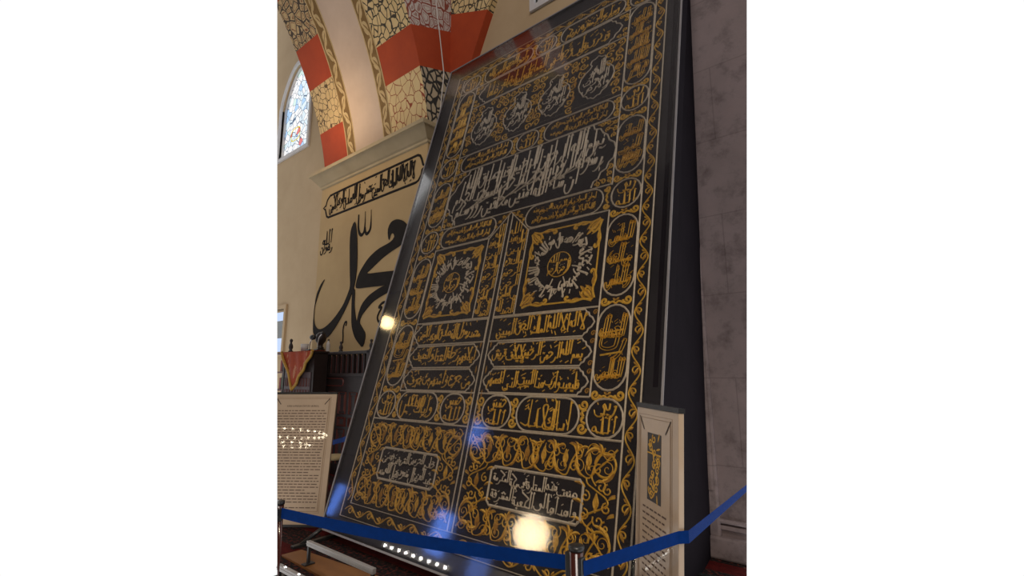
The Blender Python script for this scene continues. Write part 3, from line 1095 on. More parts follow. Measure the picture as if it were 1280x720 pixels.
# wall arch over the curtain: front face, soffit
mb = MB()
zl = [6.06, 7.36, 8.60, 9.6, 10.6, 11.6, 12.4]
zr = [6.06, 7.31, 8.20, 8.95, 9.6, 10.2, 10.52]
bmats = [8, 0, 1, 0, 1, 0]
for i in range(6):
    mb.mi = bmats[i]
    k = 6
    for j in range(k):
        s0, s1 = j / k, (j + 1) / k
        a, b = zl[i] + (zl[i + 1] - zl[i]) * s0, zl[i] + (zl[i + 1] - zl[i]) * s1
        c, d = zr[i] + (zr[i + 1] - zr[i]) * s0, zr[i] + (zr[i + 1] - zr[i]) * s1
        mb.face([(XR, YI, a), (xb_(c), YI, c), (xb_(d), YI, d), (XR, YI, b)])
        mb.face([(-1.31 - XR - 0.0, YI, a), (-1.31 - xb_(c), YI, c), (-1.31 - xb_(d), YI, d), (-1.31 - XR, YI, b)][::-1])
        mb.face([(xb_(c), YI, c), (xb_(c) - 0.0, YW + 0.01, c), (xb_(d), YW + 0.01, d), (xb_(d), YI, d)])
        mb.face([(-1.31 - xb_(c), YI, c), (-1.31 - xb_(c), YW + 0.01, c), (-1.31 - xb_(d), YW + 0.01, d), (-1.31 - xb_(d), YI, d)][::-1])
mb.mi = 5
mb.face([(XR, YI, 12.4), (-0.655, YI, 10.52), (-1.31 - XR, YI, 12.4)])
mb.clip([CUT_R], cap=False)
struct(mb.build('arch_2', AM), 'red and cream painted wall arch above the curtain')

# ------------------------------------------------------------------ stone pier on the right
mb = MB()
mb.box(1.53, 3.2, YP, YW + 0.4, 0, 12.0)
# raised corner moulding and the framed panel at its foot
mb.box(1.50, 1.66, YP - 0.06, YP + 0.01, 0.12, 11.9, 0.02)
mb.tube([(1.60, YP - 0.045, 0.62), (1.60, YP - 0.045, 11.8)], 0.035, 10)
mb.box(1.60, 3.2, YP - 0.035, YP + 0.01, 0.26, 0.30, 0.008)
mb.tube([(1.60, YP - 0.03, 0.34), (3.2, YP - 0.03, 0.34)], 0.022, 8)
mb.box(1.46, 3.2, YP - 0.09, YP + 0.01, 0, 0.20, 0.02)
mb.clip([CUT_R])
struct(mb.build('wall_right', M_stone), 'weathered grey brown stone pier with moulded corner')

# ------------------------------------------------------------------ the hall behind the viewer
mb = MB()
wall_strips(mb, -11, 9, 0, 15.0, -13.4, -13.0, [(-10.9, -9.9, 0.8, 2.0, 0)])
struct(mb.build('wall_rear', M_hall))
mb = MB()
mb.box(-11.4, 9.0, -13.0, 0.9, 15.0, 15.2)
mb.box(-9.0, 9.0, 0.9, 2.2, 15.0, 15.2)
struct(mb.build('ceiling', M_hall))
mb = MB()
wall_strips(mb, -13.0, -3.3, 0, 15.0, 0, 0.4, [(-11.5, -10.5, 1.0, 2.5, 0), (-11.4, -10.6, 5.2, 6.2, 0), (-6.28, -6.00, 0.75, 1.65, 0)])
for v in mb.bm.verts:
    x, y, z = v.co
    v.co = (-11.0 - y, x, z)
mb.box(-11.4, -11.0, -3.3, 0.9, 13.3, 15.0)
struct(mb.build('wall_side', M_hall))
mb = MB()
mb.box(9.0, 9.3, -13.0, 2.2, 0, 15.0)
struct(mb.build('wall_east', M_hall))
for k_, (xa, xb, za, zb) in enumerate(((-10.9, -9.9, 0.8, 2.0),)):
    m = MB()
    m.box(xa, xb, -13.05, -13.02, za, zb)
    struct(m.build('window_%d' % (4 + k_), M_daypane), 'daylit blue window of the far wall')
for k_, (y0_, y1_, za, zb) in enumerate(((-11.5, -10.5, 1.0, 2.5), (-11.4, -10.6, 5.2, 6.2), (-6.28, -6.00, 0.75, 1.65))):
    m = MB()
    m.box(-11.05, -11.02, y0_, y1_, za, zb)
    struct(m.build('window_%d' % (5 + k_), M_daypane), 'daylit blue window of the side wall')

# ------------------------------------------------------------------ the framed door curtain, leaning back
PW, PH = 3.70, 6.584
CUR = thing('framed_curtain', 'huge black curtain embroidered in gold and silver, framed and leaning on the wall', 'embroidered curtain', (-1.85, 0, 0.12), (math.atan2(0.962608, 0.270899), 0, 0))


def part(mbx, name, m_, parent=CUR, **k):
    return mbx.build(name, m_, parent, **k)


# board, aluminium edge, clear front sheets
m = MB()
m.box(0.0, PW, 0, PH, -0.11, -0.012)
part(m, 'case_board', M_case_black)
m = MB()
for x0, x1, y0, y1 in ((-0.012, -0.001, -0.012, PH + 0.012), (PW + 0.001, PW + 0.012, -0.012, PH + 0.012), (-0.001, PW + 0.001, -0.012, -0.001), (-0.001, PW + 0.001, PH + 0.001, PH + 0.012)):
    m.box(x0, x1, y0, y1, -0.11, 0.026)
part(m, 'case_side', M_screen_black)
m = MB()
for x0, x1, y0, y1 in ((-0.012, 0.006, -0.012, PH + 0.012), (PW - 0.006, PW + 0.012, -0.012, PH + 0.012)):
    m.box(x0, x1, y0, y1, 0.0262, 0.033)
for y0, y1 in ((-0.012, 0.006), (PH - 0.006, PH + 0.012)):
    m.box(0.0065, PW - 0.0065, y0, y1, 0.0262, 0.033)
part(m, 'edge_trim', M_trim)
for k, (y0, y1) in enumerate(((0.007, 0.765), (0.77, 2.745), (2.75, 4.70), (4.705, PH - 0.007))):
    m = MB()
    m.box(0.007, PW - 0.007, y0, y1, 0.024, 0.028)
    part(m, 'clear_sheet', M_glass)
# foot under the left corner and a black sheet put in for the shaded gap behind the right edge
m = MB()
m.box(-0.02, 0.03, -0.02, 0.05, -0.10, -0.05)
m.mi = 0
part(m, 'corner_block', M_black_plastic)
inv = CUR.matrix_basis.inverted()
m = MB()
m.prism([(0.02, 0.0), (2.13, 0.0), (2.13, 6.3), (1.74, 6.3), (0.10, 0.42)], 1.76, 1.80, 'X')
vs = m.bm.verts[:]
for v in vs:
    # the sheet runs from the curtain's edge back to the corner of the stone pier
    v.co.x += -0.25 * max(0.0, (v.co.y - (v.co.z - 0.12) * 0.2814 - 0.12)) / 2.1
    v.co = inv @ v.co
part(m, 'side_cloth', M_screen_black)
m = MB()
for x in (-1.84, 1.72):
    m.tube([(x, 0.0, 0.13), (x, -0.26, 0.012)], 0.022, 8)
    m.box(x - 0.03, x + 0.03, -0.34, 1.6, 0.0, 0.03, 0.005)
m.box(-1.84, 1.72, 1.5, 1.56, 0.0, 0.04)
for v in m.bm.verts:
    v.co = inv @ v.co
part(m, 'support_foot', M_black_plastic)

# the cloth itself
m = MB()
m.box(0.23, 3.54, 0.155, 6.345, -0.011, 0.0)
CLOTH = part(m, 'curtain_cloth', M_cloth_black)

UC = 1.87
SUB = []


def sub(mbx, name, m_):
    return mbx.build(name, [m_, M_gold_dull if m_ is M_gold else m_], CLOTH)  # dull gold on one half puts a shaded side into each leaf's colour


def stadium(u0, u1, v0, v1, n=10, horizontal=None):
    """rounded-end cartouche outline"""
    w, h = u1 - u0, v1 - v0
    pts = []
    if h > w:
        r = w / 2
        cx = (u0 + u1) / 2
        ry = min(h / 2, r * 1.15)
        for i in range(n + 1):
            a = PI * i / n
            pts.append((cx + r * math.cos(a), v1 - ry + ry * math.sin(a)))
        for i in range(n + 1):
            a = PI + PI * i / n
            pts.append((cx + r * math.cos(a), v0 + ry + ry * math.sin(a)))
    else:
        r = h / 2
        cy = (v0 + v1) / 2
        rx = min(w / 2, r * 0.95)
        for i in range(n + 1):
            a = -PI / 2 + PI * i / n
            pts.append((u1 - rx + rx * math.cos(a), cy + r * math.sin(a)))
        for i in range(n + 1):
            a = PI / 2 + PI * i / n
            pts.append((u0 + rx + rx * math.cos(a), cy + r * math.sin(a)))
    return pts


def cusped(u0, u1, v0, v1, left=True, right=True):
    """text cartouche whose ends come to a stepped point"""
    h = v1 - v0
    c = (v0 + v1) / 2
    R_ = [(u1 - 0.42 * h, v1), (u1 - 0.36 * h, v1 - 0.10 * h), (u1 - 0.26 * h, v1 - 0.14 * h), (u1 - 0.22 * h, v1 - 0.26 * h), (u1 - 0.10 * h, v1 - 0.33 * h), (u1, c)]
    pts = []
    if right:
        pts += R_ + [(x, 2 * c - y) for x, y in R_[-2::-1]]
    else:
        pts += [(u1, v1), (u1, v0)]
    if left:
        L_ = [(u0 + u1 - x, y) for x, y in R_]
        pts += [(x, 2 * c - y) for x, y in L_] + L_[-2::-1]
    else:
        pts += [(u0, v0), (u0, v1)]
    return pts


def spiral(cx, cy, r, turns, a0, d=1, n=22, k=0.12):
    return [(cx + r * (1 - (1 - k) * i / n) * math.cos(a0 + d * turns * 2 * PI * i / n), cy + r * (1 - (1 - k) * i / n) * math.sin(a0 + d * turns * 2 * PI * i / n)) for i in range(n + 1)]


def tulip(mbx, x, y, s, ang):
    for da, l in ((-0.75, 0.85), (-0.35, 1.0), (0, 1.05), (0.35, 1.0), (0.75, 0.85)):
        mbx.leaf(x, y, s * l, ang + da, s * 0.20, 0.007, curl=-da * 0.9)
    mbx.leaf(x - 0.2 * s * math.cos(ang), y - 0.2 * s * math.sin(ang), s * 0.4, ang, s * 0.35)


def scroll_pair(mbx, u0, u1, v0, v1, horizontal=True):
    """two curled volutes joined by a stem, filling the gaps between ovals"""
    cx, cy = (u0 + u1) / 2, (v0 + v1) / 2
    if horizontal:
        r = (v1 - v0) * 0.38
        for s in (-1, 1):
            x = cx + s * ((u1 - u0) / 2 - r)
            mbx.ribbon(spiral(x, cy, r, 1.3, PI / 2 + s * PI * 0.5, s), 0.022, 0.006)
            mbx.ribbon(spline([(x - s * r * 0.8, cy - r * 0.7), (cx + s * r * 0.7, cy - r * 0.2), (cx, cy - r * 0.7)], 4), 0.018, 0.005)
            mbx.leaf(cx, cy, r * 0.9, PI / 2 - s * 0.9, 0.03)
    else:
        r = (u1 - u0) * 0.40
        for s in (-1, 1):
            y = cy + s * ((v1 - v0) / 2 - r)
            mbx.ribbon(spiral(cx, y, r, 1.3, s * PI * 0.5 + PI / 2, s), 0.022, 0.006)
            mbx.ribbon(spline([(cx + r * 0.7, y - s * r * 0.8), (cx - r * 0.2, cy + s * r * 0.8), (cx + 0.2 * r, cy)], 4), 0.020, 0.005)
            mbx.leaf(cx, cy, r * 0.9, s * 0.9 + PI, 0.03)


def fill_scrolls(mbx, rects, cell, holes=(), w=0.020, mirror=None, seed=3, leaves=True):
    """arabesque ground: curled stems with leaves, kept off the holes (functions)"""
    rg = random.Random(seed)
    for (u0, u1, v0, v1) in rects:
        nx = max(1, round((u1 - u0) / cell))
        ny = max(1, round((v1 - v0) / cell))
        dx, dy = (u1 - u0) / nx, (v1 - v0) / ny
        for i in range(nx):
            for j in range(ny):
                x, y = u0 + (i + 0.5) * dx, v0 + (j + 0.5) * dy
                x += rg.uniform(-0.1, 0.1) * dx
                y += rg.uniform(-0.1, 0.1) * dy
                r = min(dx, dy) * 0.46
                if any(h(x, y, r) for h in holes):
                    continue
                d = 1 if (i + j) % 2 else -1
                a0 = rg.uniform(0, 2 * PI)
                sp = spiral(x, y, r, 1.35, a0, d)
                mbx.ribbon(sp, w, 0.006, (1.0, 0.7))
                if leaves:
                    for q in (0, 6, 11):
                        p = sp[q]
                        mbx.leaf(p[0], p[1], r * 0.75, a0 + d * 1.35 * 2 * PI * q / 22 + d * 0.9, r * 0.30, 0.006, curl=d * 0.7)


# ---- border: two silver lines with a gold vine between
m = MB()
for (a, b, c, d), w in (((0.24, 3.53, 0.17, 6.335), 0.018), ((0.37, 3.41, 0.31, 6.215), 0.018)):
    m.ribbon([(a, c), (b, c), (b, d), (a, d)], w, 0.007, closed=True)
# column and row lines
for u, v0, v1 in ((0.715, 1.51, 3.26), (0.715, 3.55, 5.93), (3.10, 1.51, 3.25), (3.10, 3.53, 5.93), (1.838, 0.31, 3.50), (1.897, 0.31, 3.50), (1.60, 2.29, 3.24), (2.16, 2.29, 3.24)):
    m.ribbon([(u, v0), (u, v1)], 0.016, 0.007)
for v, u0, u1 in ((1.195, 0.37, 1.838), (1.195, 1.897, 3.41), (1.51, 0.715, 1.838), (1.51, 1.897, 3.10), (2.285, 0.715, 1.838), (2.285, 1.897, 3.10), (3.25, 0.715, 1.60), (3.25, 2.16, 3.10), (3.545, 0.69, 3.11), (4.375, 0.70, 3.11), (4.665, 0.715, 3.10), (5.52, 0.715, 3.10), (5.925, 0.37, 3.41)):
    m.ribbon([(u0, v), (u1, v)], 0.016, 0.007)
m.ribbon([(1.60, 3.24), (1.868, 3.53), (2.16, 3.24)], 0.016, 0.007)
sub(m, 'silver_border_line', M_silver)


def vine_strip(mbx, a, b, horizontal, c0, width, flip=False):
    """wavy stem with one curl, bud and leaf in every bend"""
    L = b - a
    k = max(2, round(L / 0.165))
    st = L / k
    n = k * 8
    pts = []
    for i in range(n + 1):
        s = a + L * i / n
        o = c0 + 0.34 * width * math.sin(PI * (s - a) / st)
        pts.append((s, o))
    seqs = [pts]
    lv = []
    for i in range(k):
        sg = 1 if i % 2 == 0 else -1
        s = a + (i + 0.5) * st
        lv.append((s, c0 - sg * 0.005, 0.07, sg))
        seqs.append(spiral(s + 0.005, c0 + sg * 0.02 * width, 0.36 * width, 0.85, PI / 2 * sg - 0.6, -sg, 12))
    for q in seqs:
        if horizontal:
            mbx.ribbon(q, 0.012, 0.006)
        else:
            mbx.ribbon([(y, x) for x, y in q], 0.012, 0.006)
    for s, o, ln, sg in lv:
        if horizontal:
            mbx.leaf(s - 0.03, o, ln, sg * 0.5, 0.036)
            mbx.leaf(s + 0.05, o + sg * 0.02, ln * 0.6, -sg * 0.9, 0.026)
        else:
            mbx.leaf(o, s - 0.03, ln, PI / 2 - sg * 0.5, 0.036)
            mbx.leaf(o + sg * 0.02, s + 0.05, ln * 0.6, PI / 2 + sg * 0.9, 0.026)


for a, b, hz_, c0 in ((0.33, 6.2, False, 0.305), (0.33, 6.2, False, 3.47), (0.30, 3.47, True, 0.24), (0.30, 3.47, True, 6.275)):
    m = MB()
    vine_strip(m, a, b, hz_, c0, 0.12)
    sub(m, 'vine_border', M_gold)


def cartouche(outline, texts, w=0.017, gold=True, marks=0, bold=0.014, name='cartouche', letters=None, h=0.007, double=False, ol=0.0, tw=None):
    """silver outline with its lettering; texts = list of (string, u0, u1, v0, v1, tiers, slant)"""
    m_ = MB()
    m_.ribbon(outline, w, 0.009, closed=True)
    if double:
        cx = sum(p[0] for p in outline) / len(outline)
        cy = sum(p[1] for p in outline) / len(outline)
        m_.ribbon([(cx + (p[0] - cx) * 0.9, cy + (p[1] - cy) * 0.93) for p in outline], w * 0.6, 0.006, closed=True)
    sub(m_, name, M_silver)
    t = MB()
    for s in texts:
        st, u0, u1, v0, v1 = s[:5]
        put_text(t, st, u0, u1, v0, v1, h, tiers=s[5] if len(s) > 5 else 1, overlap=s[7] if len(s) > 7 else 0.06, slant=s[6] if len(s) > 6 else 0, bold=bold, marks=marks, outline=ol, w=tw)
    sub(t, 'calligraphy', letters or (M_gold if gold else M_silver))


def oval(u0, u1, v0, v1, top='الله', bottom='ربي'):
    p = 0.13
    w, h = u1 - u0, v1 - v0
    cartouche(stadium(u0, u1, v0, v1), [(bottom, u0 + 0.20 * w, u1 - 0.20 * w, v0 + 0.50 * h, v1 - 0.12 * h), (top, u0 + 0.2 * w, u1 - 0.16 * w, v0 + 0.13 * h, v0 + 0.55 * h)], name='oval', marks=5, tw=0.015)


# ---- bottom ovals row
for u0, u1 in ((0.375, 0.685), (3.09, 3.40)):
    oval(u0, u1, 1.205, 1.50)
for u0, u1 in ((1.42, 1.75), (1.985, 2.32)):
    oval(u0, u1, 1.205, 1.495, 'الله', 'حسبي')
cartouche(stadium(0.735, 1.365, 1.205, 1.50), [('واياك', 1.02, 1.29, 1.25, 1.46), ('نستعين', 0.79, 1.16, 1.235, 1.46)], name='oval', bold=0.018, marks=10, tw=0.016)
cartouche(stadium(2.39, 3.02, 1.205, 1.495), [('اياك', 2.68, 2.95, 1.235, 1.47), ('نعبد', 2.45, 2.78, 1.25, 1.47)], name='oval', bold=0.018, marks=10, tw=0.016)
for u0, u1 in ((0.69, 0.735), (1.365, 1.42), (1.755, 1.83), (1.905, 1.985), (2.32, 2.39), (3.02, 3.09)):
    m = MB()
    scroll_pair(m, u0 - 0.02, u1 + 0.02, 1.22, 1.49, False)
    sub(m, 'scroll_ornament', M_gold)

# ---- text rows
rows = ((1.52, 1.745, T_FALY, T_JUI), (1.765, 2.005, T_BASM, T_ILAF), (2.025, 2.27, T_SHAHADA, T_RASUL))
for i, (v0, v1, tr, tl) in enumerate(rows):
    cartouche(cusped(1.905 if i == 2 else 1.925, 3.07, v0, v1, i != 2, True), [(tr, 1.985, 2.985, v0 + 0.02, v1 - 0.015, 2, 0.0, 0.06)], bold=0.020, marks=34, w=0.017)
    cartouche(cusped(0.725, 1.83 if i == 2 else 1.81, v0, v1, True, i != 2), [(tl, 0.80, 1.755, v0 + 0.02, v1 - 0.015, 2, 0.0, 0.06)], bold=0.020, marks=30, w=0.016)
m = MB()
for v in (1.52, 1.75, 2.01, 2.27):
    for u in (0.745, 3.07):
        for dv in (-0.035, 0.035):
            if 1.52 < v + dv < 2.27:
                m.ribbon(spiral(u, v + dv, 0.026, 1.2, 0, 1, 12), 0.013, 0.005)
    for u in (1.80, 1.935):
        if v < 2.2:
            m.leaf(u, v - 0.05, 0.08, PI / 2, 0.03)
sub(m, 'corner_scroll', M_gold_dull)

# ---- the two door squares with round medallions
def medallion(cu, cv, r, u0, u1, v0, v1):
    t = MB()
    put_text(t, 'قل هو الله احد الله الصمد لم يلد ولم يولد ولم يكن له كفوا احد', 0, 1, 0, 1, 0.008, polar=(cu, cv, r * 0.43, r), tiers=2, overlap=0.04, stag=0.30, w=0.019)
    for k in range(40):
        a = 2 * PI * k / 40 + rnd.uniform(-0.04, 0.04)
        rr = r * rnd.uniform(0.72, 1.02)
        t.ribbon([(cu + rr * math.cos(a), cv + rr * math.sin(a)), (cu + rr * 0.9 * math.cos(a + 0.07), cv + rr * 0.9 * math.sin(a + 0.07))], 0.012, 0.006)
    sub(t, 'medallion', M_silver)
    t = MB()
    put_text(t, 'بسم الله', cu - r * 0.30, cu + r * 0.30, cv, cv + r * 0.32, 0.006, bold=0.02)
    put_text(t, 'الرحمن الرحيم', cu - r * 0.33, cu + r * 0.33, cv - r * 0.30, cv + r * 0.06, 0.006, bold=0.02)
    t.ribbon([(cu + r * 0.36 * math.cos(2 * PI * k / 24), cv + r * 0.36 * math.sin(2 * PI * k / 24)) for k in range(24)], 0.010, 0.004, closed=True)
    sub(t, 'medallion_centre', M_gold)
    t = MB()
    W, H = u1 - u0, v1 - v0
    for sx in (-1, 1):
        for sy in (-1, 1):
            cx, cy = (u1 - 0.02 if sx > 0 else u0 + 0.02), (v1 - 0.02 if sy > 0 else v0 + 0.02)

            def q(a, b):
                return (cx - sx * a, cy - sy * b)

            def lf(a, b, ln, ang, wd, cl=0.0):
                d = (-sx * math.cos(ang), -sy * math.sin(ang))
                t.leaf(*q(a, b), ln, math.atan2(d[1], d[0]), wd, 0.008, cl * sx * sy)
            for (f, g) in ((lambda a, b: q(a, b), 1), (lambda a, b: q(b, a), -1)):
                t.ribbon(spline([f(0.05, 0.03), f(0.14, 0.055), f(0.24, 0.035), f(0.31, 0.05), f(0.335, 0.075), f(0.315, 0.09), f(0.30, 0.075)], 5), 0.024, 0.007)
                t.ribbon(spline([f(0.06, 0.06), f(0.13, 0.10), f(0.12, 0.16), f(0.07, 0.15)], 5), 0.020, 0.007)
            lf(0.04, 0.04, 0.13, 0.785, 0.06)
            lf(0.10, 0.05, 0.12, 0.35, 0.04, 0.4)
            lf(0.05, 0.10, 0.12, 1.22, 0.04, -0.4)
            lf(0.17, 0.05, 0.10, 0.5, 0.035, -0.5)
            lf(0.05, 0.17, 0.10, 1.07, 0.035, 0.5)
            lf(0.12, 0.12, 0.09, 0.785, 0.045)
            lf(0.24, 0.04, 0.07, 0.4, 0.028)
            lf(0.04, 0.24, 0.07, 1.17, 0.028)
    for sy, v in ((1, v1 - 0.06), (-1, v0 + 0.06)):
        t.ribbon([((u0 + u1) / 2 - 0.13, v), ((u0 + u1) / 2 + 0.13, v)], 0.017, 0.005)
    for u in (u0 + 0.06, u1 - 0.06):
        t.ribbon([(u, (v0 + v1) / 2 - 0.16), (u, (v0 + v1) / 2 + 0.16)], 0.017, 0.005)
    sub(t, 'corner_arabesque', M_gold)


medallion(2.615, 2.765, 0.365, 2.175, 3.09, 2.30, 3.235)
medallion(1.145, 2.765, 0.345, 0.73, 1.59, 2.30, 3.235)
# narrow text panels beside the seam
for u0, u1 in ((1.62, 1.82), (1.915, 2.145)):
    t = MB()
    v = 2.31
    for s in ('الحمد لله', 'رب العالمين', 'الرحمن', 'الرحيم', 'مالك يوم', 'الدين', 'اياك نعبد'):
        put_text(t, s, u0, u1, v, v + 0.155, 0.006, bold=0.02, tiers=2, marks=5, overlap=0.1)
        v += 0.133
    put_text(t, 'الله', u0 + (0.08 if u0 < 1.8 else 0.0), u1 - (0.0 if u0 < 1.8 else 0.08), v, v + 0.15, 0.006, bold=0.02)
    sub(t, 'narrow_panel_calligraphy', M_gold)

# ---- cartouches beside the gable
T_K1 = 'الله لا اله الا هو الحي القيوم لا تاخذه سنة ولا نوم'
T_K2 = 'له ما في السموات وما في الارض من ذا الذي يشفع عنده'


def two_line(u0, u1, v0, v1, s1, s2):
    h = v1 - v0
    cartouche(stadium(u0, u1, v0, v1), [(s1, u0 + 0.10, u1 - 0.08, v0 + 0.52 * h, v1 - 0.03, 2, 0, 0.1), (s2, u0 + 0.10, u1 - 0.08, v0 + 0.03, v0 + 0.48 * h, 2, 0, 0.1)], bold=0.012, letters=M_gold, marks=16, w=0.016)


two_line(0.765, 1.665, 3.26, 3.535, T_K1, T_K2)
two_line(2.09, 3.02, 3.26, 3.535, T_K2, T_K1)
m = MB()
for u in (3.06, 0.74):
    scroll_pair(m, u - 0.04, u + 0.04, 3.27, 3.53, False)
for sx in (-1, 1):
    for k in range(3):
        m.leaf(1.868 + sx * (0.07 + 0.06 * k), 3.50 - 0.04 * k, 0.08, PI / 2 + sx * 1.2, 0.03)
        m.ribbon(spiral(1.868 + sx * (0.10 + 0.05 * k), 3.50 - 0.055 * k, 0.025, 1.2, 0, sx, 10), 0.012, 0.005)
sub(m, 'gable_ornament', M_gold)

# ---- large silver band
T_BIG1 = 'بسم الله الرحمن الرحيم لقد صدق الله رسوله الرؤيا بالحق'
T_BIG2 = 'لتدخلن المسجد الحرام ان شاء الله امنين محلقين رؤوسكم'
BIG = [(0.95, 3.56), (0.93, 3.63), (0.88, 3.65), (0.86, 3.72), (0.80, 3.75), (0.78, 3.82), (0.73, 3.86), (0.715, 3.97), (0.74, 4.05), (0.80, 4.10), (0.83, 4.18), (0.88, 4.22), (0.92, 4.29), (0.99, 4.31), (1.01, 4.37)]
BIGR = [(2 * 1.908 - x, y) for x, y in BIG][::-1]
m = MB()
m.ribbon(BIG, 0.019, 0.009)
m.ribbon(BIGR, 0.019, 0.009)
sub(m, 'cusped_band_end', M_silver)
t = MB()
put_text(t, 'بسم الله الرحمن الرحيم لقد صدق الله', 1.02, 2.95, 3.98, 4.36, 0.010, tiers=2, overlap=0.0, stag=0.15, slant=0.02, w=0.022)
put_text(t, 'رسوله الرؤيا بالحق لتدخلن المسجد الحرام', 0.86, 2.96, 3.76, 4.20, 0.010, h0=0.0025, tiers=2, overlap=0.0, stag=0.15, slant=0.02, w=0.022)
put_text(t, 'ان شاء الله امنين محلقين رؤوسكم', 0.92, 2.70, 3.575, 3.98, 0.010, h0=0.003, tiers=2, overlap=0.0, stag=0.15, slant=0.02, w=0.022)
for k in range(20):
    x = 1.02 + k * 0.094 + (0.03 if k % 2 else 0)
    y = 3.98 + 0.05 * (k % 3) - 0.04 * (k % 2)
    t.ribbon([(x + 0.004, y), (x + 0.012, y + 0.15), (x + 0.018, min(4.35, y + 0.31)), (x + 0.03, min(4.34, y + 0.29))], 0.022, 0.010, (0.6, 1.2), h0=0.004)
for k in range(9):
    x = 1.25 + k * 0.185
    y = 3.90 + 0.05 * (k % 3)
    t.ribbon(spline([(x + 0.16, y + 0.12), (x + 0.10, y - 0.02), (x - 0.05, y - 0.12), (x - 0.20, y - 0.17)], 5), 0.022, 0.010, True, h0=0.0035)
for k in range(7):
    t.leaf(2.84 + rnd.uniform(-0.02, 0.12), 3.74 + 0.07 * k, 0.06, rnd.uniform(0.5, 1.8), 0.02)
sub(t, 'large_band_calligraphy', M_silver)
m = MB()
for sx, ox in ((1, 0.0), (-1, 2 * 1.908)):
    for (x, y) in ((0.755, 3.60), (0.82, 3.60), (0.755, 3.68), (0.755, 3.76), (0.88, 3.58), (0.755, 4.15), (0.755, 4.23), (0.755, 4.32), (0.83, 4.25), (0.83, 4.33), (0.90, 4.34)):
        m.ribbon(spiral(ox + sx * x, y, 0.032, 1.25, rnd.uniform(0, 6), sx, 12), 0.015, 0.005)
        m.leaf(ox + sx * x, y, 0.06, rnd.uniform(0, 6), 0.024)
sub(m, 'band_corner_ornament', M_gold)

# ---- cartouche row above the band
two_line(0.795, 1.665, 4.385, 4.655, T_K2, T_K1)
two_line(2.14, 3.03, 4.385, 4.655, T_K1, T_K2)
oval(1.735, 2.06, 4.39, 4.65)
for u in (0.755, 1.70, 2.10, 3.065):
    m = MB()
    scroll_pair(m, u - 0.05, u + 0.05, 4.39, 4.65, False)
    sub(m, 'scroll_ornament', M_gold)

# ---- four lamp shaped medallions on an arabesque ground
LAMPS = (1.06, 1.63, 2.19, 2.755)
lamp_half = [(0.0, 0.64), (0.04, 0.61), (0.085, 0.60), (0.10, 0.555), (0.075, 0.52), (0.095, 0.48), (0.15, 0.44), (0.205, 0.37), (0.225, 0.28), (0.205, 0.20), (0.165, 0.14), (0.14, 0.09), (0.10, 0.075), (0.075, 0.03), (0.04, 0.03), (0.0, 0.0)]
lamp_out = lamp_half + [(-x, y) for x, y in lamp_half[-2:0:-1]]
for lu in LAMPS:
    o_ = [(lu + x, 4.765 + y) for x, y in lamp_out]
    cartouche(o_, [('الله نور', lu - 0.10, lu + 0.10, 5.10, 5.32, 2), ('السموات', lu - 0.16, lu + 0.16, 4.98, 5.16), ('والارض', lu - 0.16, lu + 0.16, 4.87, 5.06)], gold=False, bold=0.014, name='lamp_medallion', double=False, w=0.016, marks=6)


def in_lamp(x, y, r):
    return any(abs(x - lu) < 0.20 + r * 0.15 and 4.74 < y < 5.28 and (abs(x - lu) < 0.10 + r * 0.1 or y < 5.20) or (abs(x - lu) < 0.10 + r * 0.3 and y < 5.45) for lu in LAMPS)


m = MB()
fill_scrolls(m, [(0.74, 3.08, 4.69, 5.51)], 0.115, [in_lamp], 0.019, seed=5)
for lu in (0.80, 1.345, 1.91, 2.475, 3.02):
    for y in (4.86, 5.08, 5.32):
        tulip(m, lu, y, 0.09, PI / 2)
sub(m, 'arabesque_ground', M_gold)

# ---- upper text row and top row
cartouche(cusped(0.80, 3.02, 5.535, 5.91), [('قد نرى تقلب وجهك في السماء فلنولينك قبلة ترضاها', 0.98, 2.86, 5.555, 5.90, 2, 0.02, 0.10)], bold=0.020, marks=40)
m = MB()
for sx, ox in ((1, 0.0), (-1, 2 * 1.908)):
    for (x, y) in ((0.755, 5.57), (0.82, 5.565), (0.755, 5.64), (0.755, 5.80), (0.82, 5.88), (0.755, 5.87)):
        m.ribbon(spiral(ox + sx * x, y, 0.032, 1.25, rnd.uniform(0, 6), sx, 12), 0.015, 0.005)
sub(m, 'corner_scroll', M_gold)
for u0, u1 in ((0.40, 0.74), (1.745, 2.07), (3.09, 3.40)):
    oval(u0, u1, 5.94, 6.20)
cartouche(stadium(0.83, 1.695, 5.935, 6.205), [('واتموا الحج والعمرة لله', 0.92, 1.62, 5.955, 6.19, 2, 0.01, 0.1)], bold=0.018, marks=16)
cartouche(stadium(2.14, 3.03, 5.935, 6.205), [('وسارعوا الى مغفرة من ربكم', 2.23, 2.95, 5.955, 6.19, 2, 0.01, 0.1)], bold=0.018, marks=16)
for u in (0.785, 1.72, 2.105, 3.06):
    m = MB()
    scroll_pair(m, u - 0.045, u + 0.045, 5.94, 6.20, False)
    sub(m, 'scroll_ornament', M_gold)

